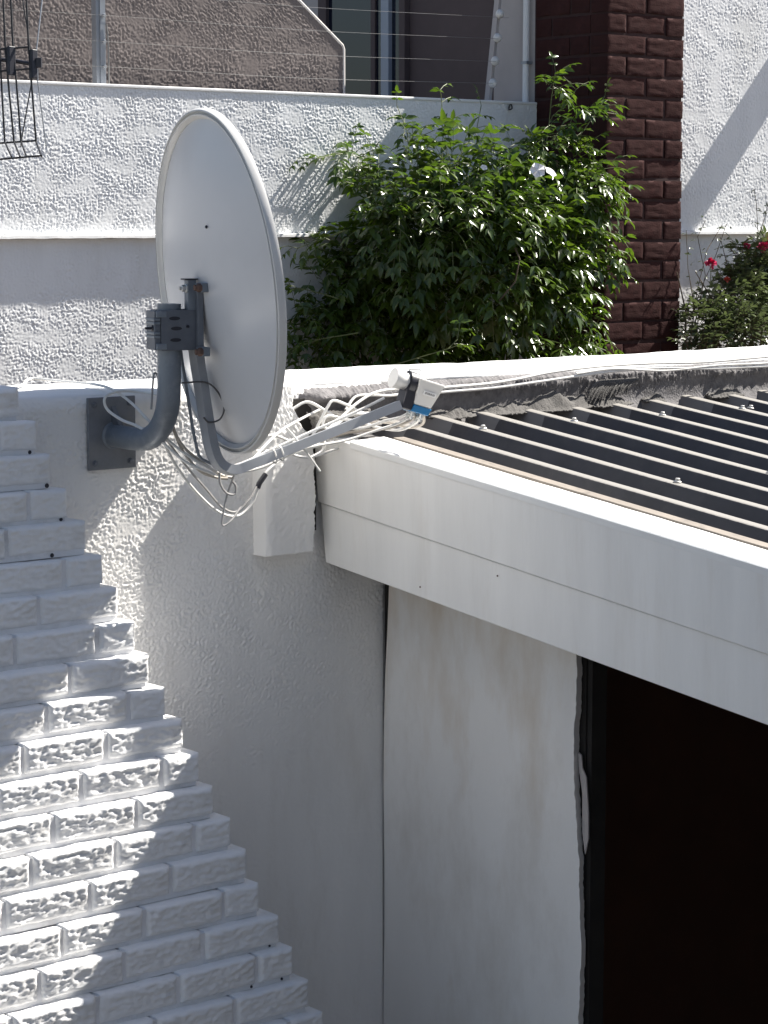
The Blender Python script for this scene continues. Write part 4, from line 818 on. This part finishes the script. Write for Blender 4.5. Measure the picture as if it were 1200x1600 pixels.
# ------------------------------------------------------------------ brick pillar
pil = tag(empty('brick_pillar', (4.33, 2.69, -0.2)), 'dark maroon brick pillar between the climber and the white house front', 'pillar')
PX, PY, PTOP = 4.10, 2.48, 4.10
MB().box((PX+0.0055, PY+0.0055, -0.2), (PX+0.452, YF+0.02, PTOP)).build('pillar_core', M['pillarmortar'], pil)
pf = [rock_brick(0.222, 0.073, 0.10, 200+k*5, 26, 9, 0.0020, 0.0060, 0.07, 0.003, 0.0018) for k in range(6)]; ph = [rock_brick(0.106, 0.073, 0.10, 260+k*5, 14, 9, 0.0020, 0.0060, 0.07, 0.003, 0.0018) for k in range(4)]
for me in pf + ph: me.materials.append(M['pillarbrick'])
zz = 2.165; row = 0
while zz < 3.95:
    lay = [(0.0, 1), (0.234, 1)] if row % 2 == 0 else [(0.0, 0), (0.117, 1), (0.350, 0)]
    for (dx, f) in lay:
        me = rnd.choice(pf if f else ph); b = link('brick', me, None, pil, loc=(PX+dx+rnd.uniform(-.002,.002), PY+rnd.uniform(-.003,.003), zz+rnd.uniform(-.002,.002)))
        b.rotation_euler = (0, rnd.uniform(-.01,.01), rnd.uniform(-.01,.01))
    side_l = [(0.106, 0.222), (0.340, 0.09)] if row % 2 == 1 else [(0.112, 0.106), (0.228, 0.2)]
    for (dy, L) in side_l:
        me = rnd.choice(pf if L > 0.15 else ph); b = link('brick', me, None, pil, loc=(PX+rnd.uniform(-.002,.002), PY+dy+L, zz)); b.rotation_euler = (0, 0, -math.pi/2); b.scale.x = L/(0.222 if L > 0.15 else 0.106)
    zz += 0.085; row += 1

# ------------------------------------------------------------------ electric fence on the garden wall
def fence_post(x0, x1, z1, label, beads, slim):
    r = tag(empty('fence_post', (x0, 3.0, 3.34)), label, 'fence post')
    if slim:
        MB().tube([(x0, 3.0, 3.33), (x1, 3.0, z1)], 0.014, 8, 0, square=(0.014, 0.008)).build('post', M['pilaster'], r)
        for z in beads:
            x = x0 + (x1-x0)*(z-3.33)/(z1-3.33); MB().lathe((x-0.004, 2.995, z), (0.1, -1, 0), [(0, 0.008), (0.008, 0.016), (0.014, 0.020), (0.022, 0.020), (0.028, 0.013), (0.032, 0.012), (0.036, 0.006)], 12).build('insulator', M['bead'], r, True)
    else:
        MB().box((x0-0.019, 2.99, 3.337), (x0-0.004, 3.02, z1)).box((x0-0.004, 2.985, 3.337), (x0+0.019, 2.990, z1)).build('post', M['post'], r)
        MB().tube([(x0+0.028, 2.98, 3.337), (x0+0.027, 2.98, 3.50), (x0+0.020, 2.98, 3.56)], 0.003, 6, 3).build('earth_wire', M['wire'], r)
        for z in beads: MB().lathe((x0+0.008, 2.985, z), (0, -1, 0), [(0, 0.006), (0.010, 0.008), (0.014, 0.006)], 8).build('insulator', M['post'], r)
    return r
LEV = [3.405, 3.497, 3.592, 3.682, 3.775]
fence_post(1.953, 1.953, 4.0, 'blue-grey steel fence post on the garden wall above the dish', LEV, False)
fence_post(3.907, 3.985, 3.93, 'leaning fence post with round white insulators in front of the house flank', [3.415, 3.508, 3.605, 3.705, 3.80], True)
for k, z in enumerate(LEV):
    sg = 0.004*k; w = MB().tube([(-1.5, 2.975, z+0.002), (0.6, 2.972, z-0.006), (1.96, 2.968, z), (2.9, 2.968, z-0.007), (3.90+0.03*k, 2.962, z+0.008)], 0.0007, 6, 8).build('fence_wire', M['wire'], None, True)
    tag(w, ['lowest', 'second lowest', 'third lowest', 'fourth lowest', 'topmost'][k] + ' strand of the electric fence above the garden wall', 'fence wire', 'electric fence strands')

# ------------------------------------------------------------------ black wire aerial at the left edge
ae = tag(empty('wire_aerial', (0.43, 1.42, 1.75)), 'black wire grid aerial cut by the upper left corner of the picture', 'aerial')
for k in ('va', 'vb', 'vc', 'vd', 've', 'vf'): MB().tube(AERIAL[k], 0.0028 if k not in ('ve', 'vf') else 0.0018, 6).build('grid_wire', M['blackwire'] if k != 've' else M['post'], ae)
for k in ('h1', 'h2', 'h3', 'h4'): MB().tube(AERIAL[k], 0.0027, 6).build('cross_wire', M['blackwire'], ae)
MB().tube(AERIAL['block_a'], 0.007, 4, 0, square=(0.008, 0.011)).build('clamp_block', M['black'], ae, False, 0.002)
bl = MB().tube(AERIAL['block_b'], 0.007, 4, 0, square=(0.010, 0.009)).build('clamp_block', M['black'], ae, False, 0.002)
MB().obox(Vector(AERIAL['block_b'][0])*0.5 + Vector(AERIAL['block_b'][1])*0.5 + Vector((0.012,-0.01,0.004)), (0.766,-0.643,0), (0.643,0.766,0), (0,0,1), 0.008, 0.008, 0.014).build('wing_nut', M['black'], ae, False, 0.002)
MB().tube(AERIAL['pipe'], 0.006, 10).build('boom', M['black'], ae, True)
mx_, my_, _ = AERIAL['mast'][0]; MB().tube([(mx_-0.03, my_+0.03, 1.7), (mx_-0.03, my_+0.03, 4.2)], 0.016, 12).build('mast', M['post'], ae, True)

# ------------------------------------------------------------------ plants
LEAF_V = [(0, 0, 0), (0.30, 0.22, 0.045), (0.30, -0.22, 0.045), (0.30, 0, -0.01), (0.68, 0.15, 0.02), (0.68, -0.15, 0.02), (0.68, 0, -0.04), (1.0, 0, -0.13)]
LEAF_F = [(0, 3, 1), (0, 2, 3), (1, 3, 6, 4), (3, 2, 5, 6), (4, 6, 7), (6, 5, 7)]
class Leaves:
    def __init__(self): self.items = []
    def leaf(self, p, d, nrm, L, W):
        d = d.normalized(); s_ = nrm.cross(d)
        if s_.length < 1e-4: s_ = Vector((1, 0, 0)).cross(d)
        s_.normalize(); u = d.cross(s_); self.items.append((Vector(p), d, s_, u, L, W))
    def mass(self, name, mat, parent, items):
        lv = np.array(LEAF_V); P = np.array([list(i[0]) for i in items]); D = np.array([list(i[1]) for i in items]); S_ = np.array([list(i[2]) for i in items]); U = np.array([list(i[3]) for i in items])
        L = np.array([i[4] for i in items])[:, None, None]; W = np.array([i[5] for i in items])[:, None, None]
        V = P[:, None, :] + D[:, None, :]*lv[None, :, 0:1]*L + S_[:, None, :]*lv[None, :, 1:2]*L*W + U[:, None, :]*lv[None, :, 2:3]*L
        V = V.reshape(-1, 3); F = []; k = len(lv)
        for i in range(len(items)): F += [tuple(q + i*k for q in f) for f in LEAF_F]
        o = mesh(name, V, F, mat, parent, True); return o
    def singles(self, mat, parent, items):
        me = bpy.data.meshes.new('leaf'); me.from_pydata(LEAF_V, [], LEAF_F); me.update(); me.materials.append(mat)
        for p in me.polygons: p.use_smooth = True
        for (p, d, s_, u, L, W) in items:
            o = bpy.data.objects.new('leaf', me); col.objects.link(o); o.parent = parent
            m = Matrix((( d.x*L, s_.x*L*W, u.x*L, p.x), (d.y*L, s_.y*L*W, u.y*L, p.y), (d.z*L, s_.z*L*W, u.z*L, p.z), (0, 0, 0, 1)))
            o.matrix_parent_inverse = Matrix.Translation(-parent.location); o.matrix_local = m
def rv(r, s=1.0):
    while True:
        v = Vector((r.uniform(-1, 1), r.uniform(-1, 1), r.uniform(-1, 1)))
        if 0.05 < v.length < 1: return v*s
def spray(lv, r, p, d, length, L, pairs, droop, stems=None):
    """pinnate spray: a thin stalk with pairs of leaflets and one at the tip"""
    d = d.normalized(); q = Vector(p); pts = [q.copy()]; step = length/pairs
    for k in range(pairs):
        d = (d + Vector((0, 0, -droop))).normalized(); q = q + d*step; pts.append(q.copy())
        side = d.cross(Vector((0, 0, 1))); side = side.normalized() if side.length > 0.05 else Vector((1, 0, 0))
        nr = side.cross(d).normalized()
        for sg in (-1, 1):
            dd = d*0.55 + side*sg*0.85 + Vector((0, 0, -0.42)) + rv(r, 0.25)
            lv.leaf(q, dd, nr + rv(r, 0.35), L*r.uniform(0.7, 1.15), r.uniform(0.8, 1.1))
    lv.leaf(q, d + Vector((0, 0, -0.3)), Vector((0, 0, 1)) + rv(r, 0.3), L*r.uniform(0.9, 1.3), 0.9)
    if stems is not None: stems.tube(pts, 0.0013, 4, 0, closed_ends=False)

climber = tag(empty('flowering_climber', (3.1, 2.5, 1.75)), 'large glossy green climber with white flowers sprawling before the garden wall', 'climber')
r1 = random.Random(21); LV = Leaves(); ST = MB()
centre = Vector((3.2, 2.55, 2.45)); camv = Vector(cam.location)
for (x, y, z, rad, dens) in CLUMPS:
    c = Vector((x, y, z)); nsp = int(dens*rad*rad*4600) + 3
    for k in range(nsp):
        v = rv(r1); v.y *= 0.75; p = c + v*rad
        d = v*1.0 + Vector((r1.uniform(-0.4, 0.7), r1.uniform(-0.7, 0.15), r1.uniform(-0.1, 0.9)))
        if p.y > YF-0.05: p.y = YF-0.05-r1.random()*0.05
        small = rad < 0.09
        spray(LV, r1, p, d, r1.uniform(0.07, 0.15), r1.uniform(0.044, 0.070)*(0.8 if small else 1.0), r1.choice((2, 3, 3)), r1.uniform(0.22, 0.55), ST)
for pts in SHOOTS:
    ST.tube(pts, [0.003]+[0.0018]*(len(pts)-1), 5, 0)
    P = catmull(pts, 6)
    for i in range(6, len(P), 3):
        d = (P[i]-P[i-1]).normalized(); spray(LV, r1, P[i], d + rv(r1, 0.9), r1.uniform(0.04, 0.07), r1.uniform(0.03, 0.045), 2, 0.25, ST)
items = LV.items
# the leaves nearest the lens and the sun are single leaves, the rest is one mass
order = sorted(range(len(items)), key=lambda i: (items[i][0]-camv).length - 0.5*items[i][0].z - 9.0*items[i][4])
pick = set(order[:280])
LV.singles(M['leaf'], climber, [items[i] for i in sorted(pick)])
tag(LV.mass('foliage', M['leaf'], climber, [items[i] for i in range(len(items)) if i not in pick]), kind='stuff')
tag(ST.build('twigs', M['greenstem'], climber), kind='stuff')
for k, pts in enumerate(STEMS): MB().tube(pts, [0.014, 0.011, 0.008, 0.005] if k < 4 else [0.003]*4, 7, 0).build('stem', M['stem'], climber, True)
def trumpet(p, d, R_, parent):
    d = Vector(d).normalized(); b = MB(); s_ = d.cross(Vector((0, 0, 1))).normalized(); u = s_.cross(d)
    for k in range(5):
        a = 2*math.pi*k/5; e1 = s_*math.cos(a) + u*math.sin(a); e2 = s_*math.cos(a+0.6) + u*math.sin(a+0.6); e0 = s_*math.cos(a-0.6) + u*math.sin(a-0.6); P = Vector(p)
        b.add([P, P+e0*R_*0.5+d*R_*0.25, P+e0*R_*0.9+d*R_*0.12, P+e1*R_*1.05+d*R_*0.05, P+e2*R_*0.9+d*R_*0.12, P+e2*R_*0.5+d*R_*0.25], [(0, 1, 2, 3), (0, 3, 4, 5)])
    b.build('flower', M['petalwhite'], parent, True)
for (p, d, R_) in FLOWERS: trumpet(p, d, R_, climber)

shrub = tag(empty('flowering_shrub', (4.8, 2.45, 1.75)), 'loose shrub with crimson pompon flowers right of the brick pillar', 'shrub')
r2 = random.Random(5); SV = Leaves(); SS = MB()
for (x, y, z, rad, dens) in SHRUB:
    c = Vector((x, y, z))
    for k in range(int(dens*rad*rad*16000)+2):
        v = rv(r2); p = c + v*rad; p.y = min(p.y, YF-0.04)
        spray(SV, r2, p, v + Vector((r2.uniform(-.3, .5), r2.uniform(-.5, .1), r2.uniform(0.1, 0.9))), r2.uniform(0.03, 0.07), r2.uniform(0.026, 0.042), 2, 0.12, SS)
for pts in SHRUB_SHOOTS:
    SS.tube(pts, [0.0032]+[0.0016]*(len(pts)-1), 5, 0); P = catmull(pts, 7)
    for i in range(5, len(P), 2): spray(SV, r2, P[i], rv(r2) + Vector((0, 0, 0.3)), 0.02, r2.uniform(0.012, 0.022), 1, 0.1, None)
o2 = sorted(range(len(SV.items)), key=lambda i: (SV.items[i][0]-camv).length - 8*SV.items[i][4]); pk = set(o2[:150])
SV.singles(M['leafpale'], shrub, [SV.items[i] for i in sorted(pk)])
tag(SV.mass('foliage', M['leafpale'], shrub, [SV.items[i] for i in range(len(SV.items)) if i not in pk]), kind='stuff')
tag(SS.build('twigs', M['stem'], shrub), kind='stuff')
for k in range(5):
    x = 4.55 + 0.13*k; MB().tube([(x, 2.5, 1.72), (x+r2.uniform(-.05, .05), 2.48, 2.1), (x+r2.uniform(-.1, .1), 2.45, 2.45), (x+r2.uniform(-.1, .1), 2.42, 2.62)], [0.008, 0.006, 0.004, 0.002], 6, 0).build('stem', M['stem'], shrub, True)
def pompon(p, R_, mat):
    b = MB(); P = Vector(p)
    for k in range(90):
        d = rv(r2).normalized(); d.z = abs(d.z)*0.9 - 0.15 if r2.random() < 0.7 else d.z; d.normalize()
        s_ = d.cross(rv(r2)).normalized(); q = P + d*R_*r2.uniform(0.55, 1.0)
        b.add([P + d*R_*0.2, q + s_*R_*0.26, q + d*R_*0.12, q - s_*R_*0.26], [(0, 1, 2, 3)])
    f = b.build('flower_head', M[mat], shrub)
    MB().tube([P + Vector((0, 0, -R_*0.3)), P + Vector((0.004, 0.004, -0.06)), P + Vector((0.01, 0.02, -0.16))], 0.0018, 5).build('flower_stalk', M['greenstem'], f)
for (p, R_, mat) in POMPONS: pompon(p, R_, mat)
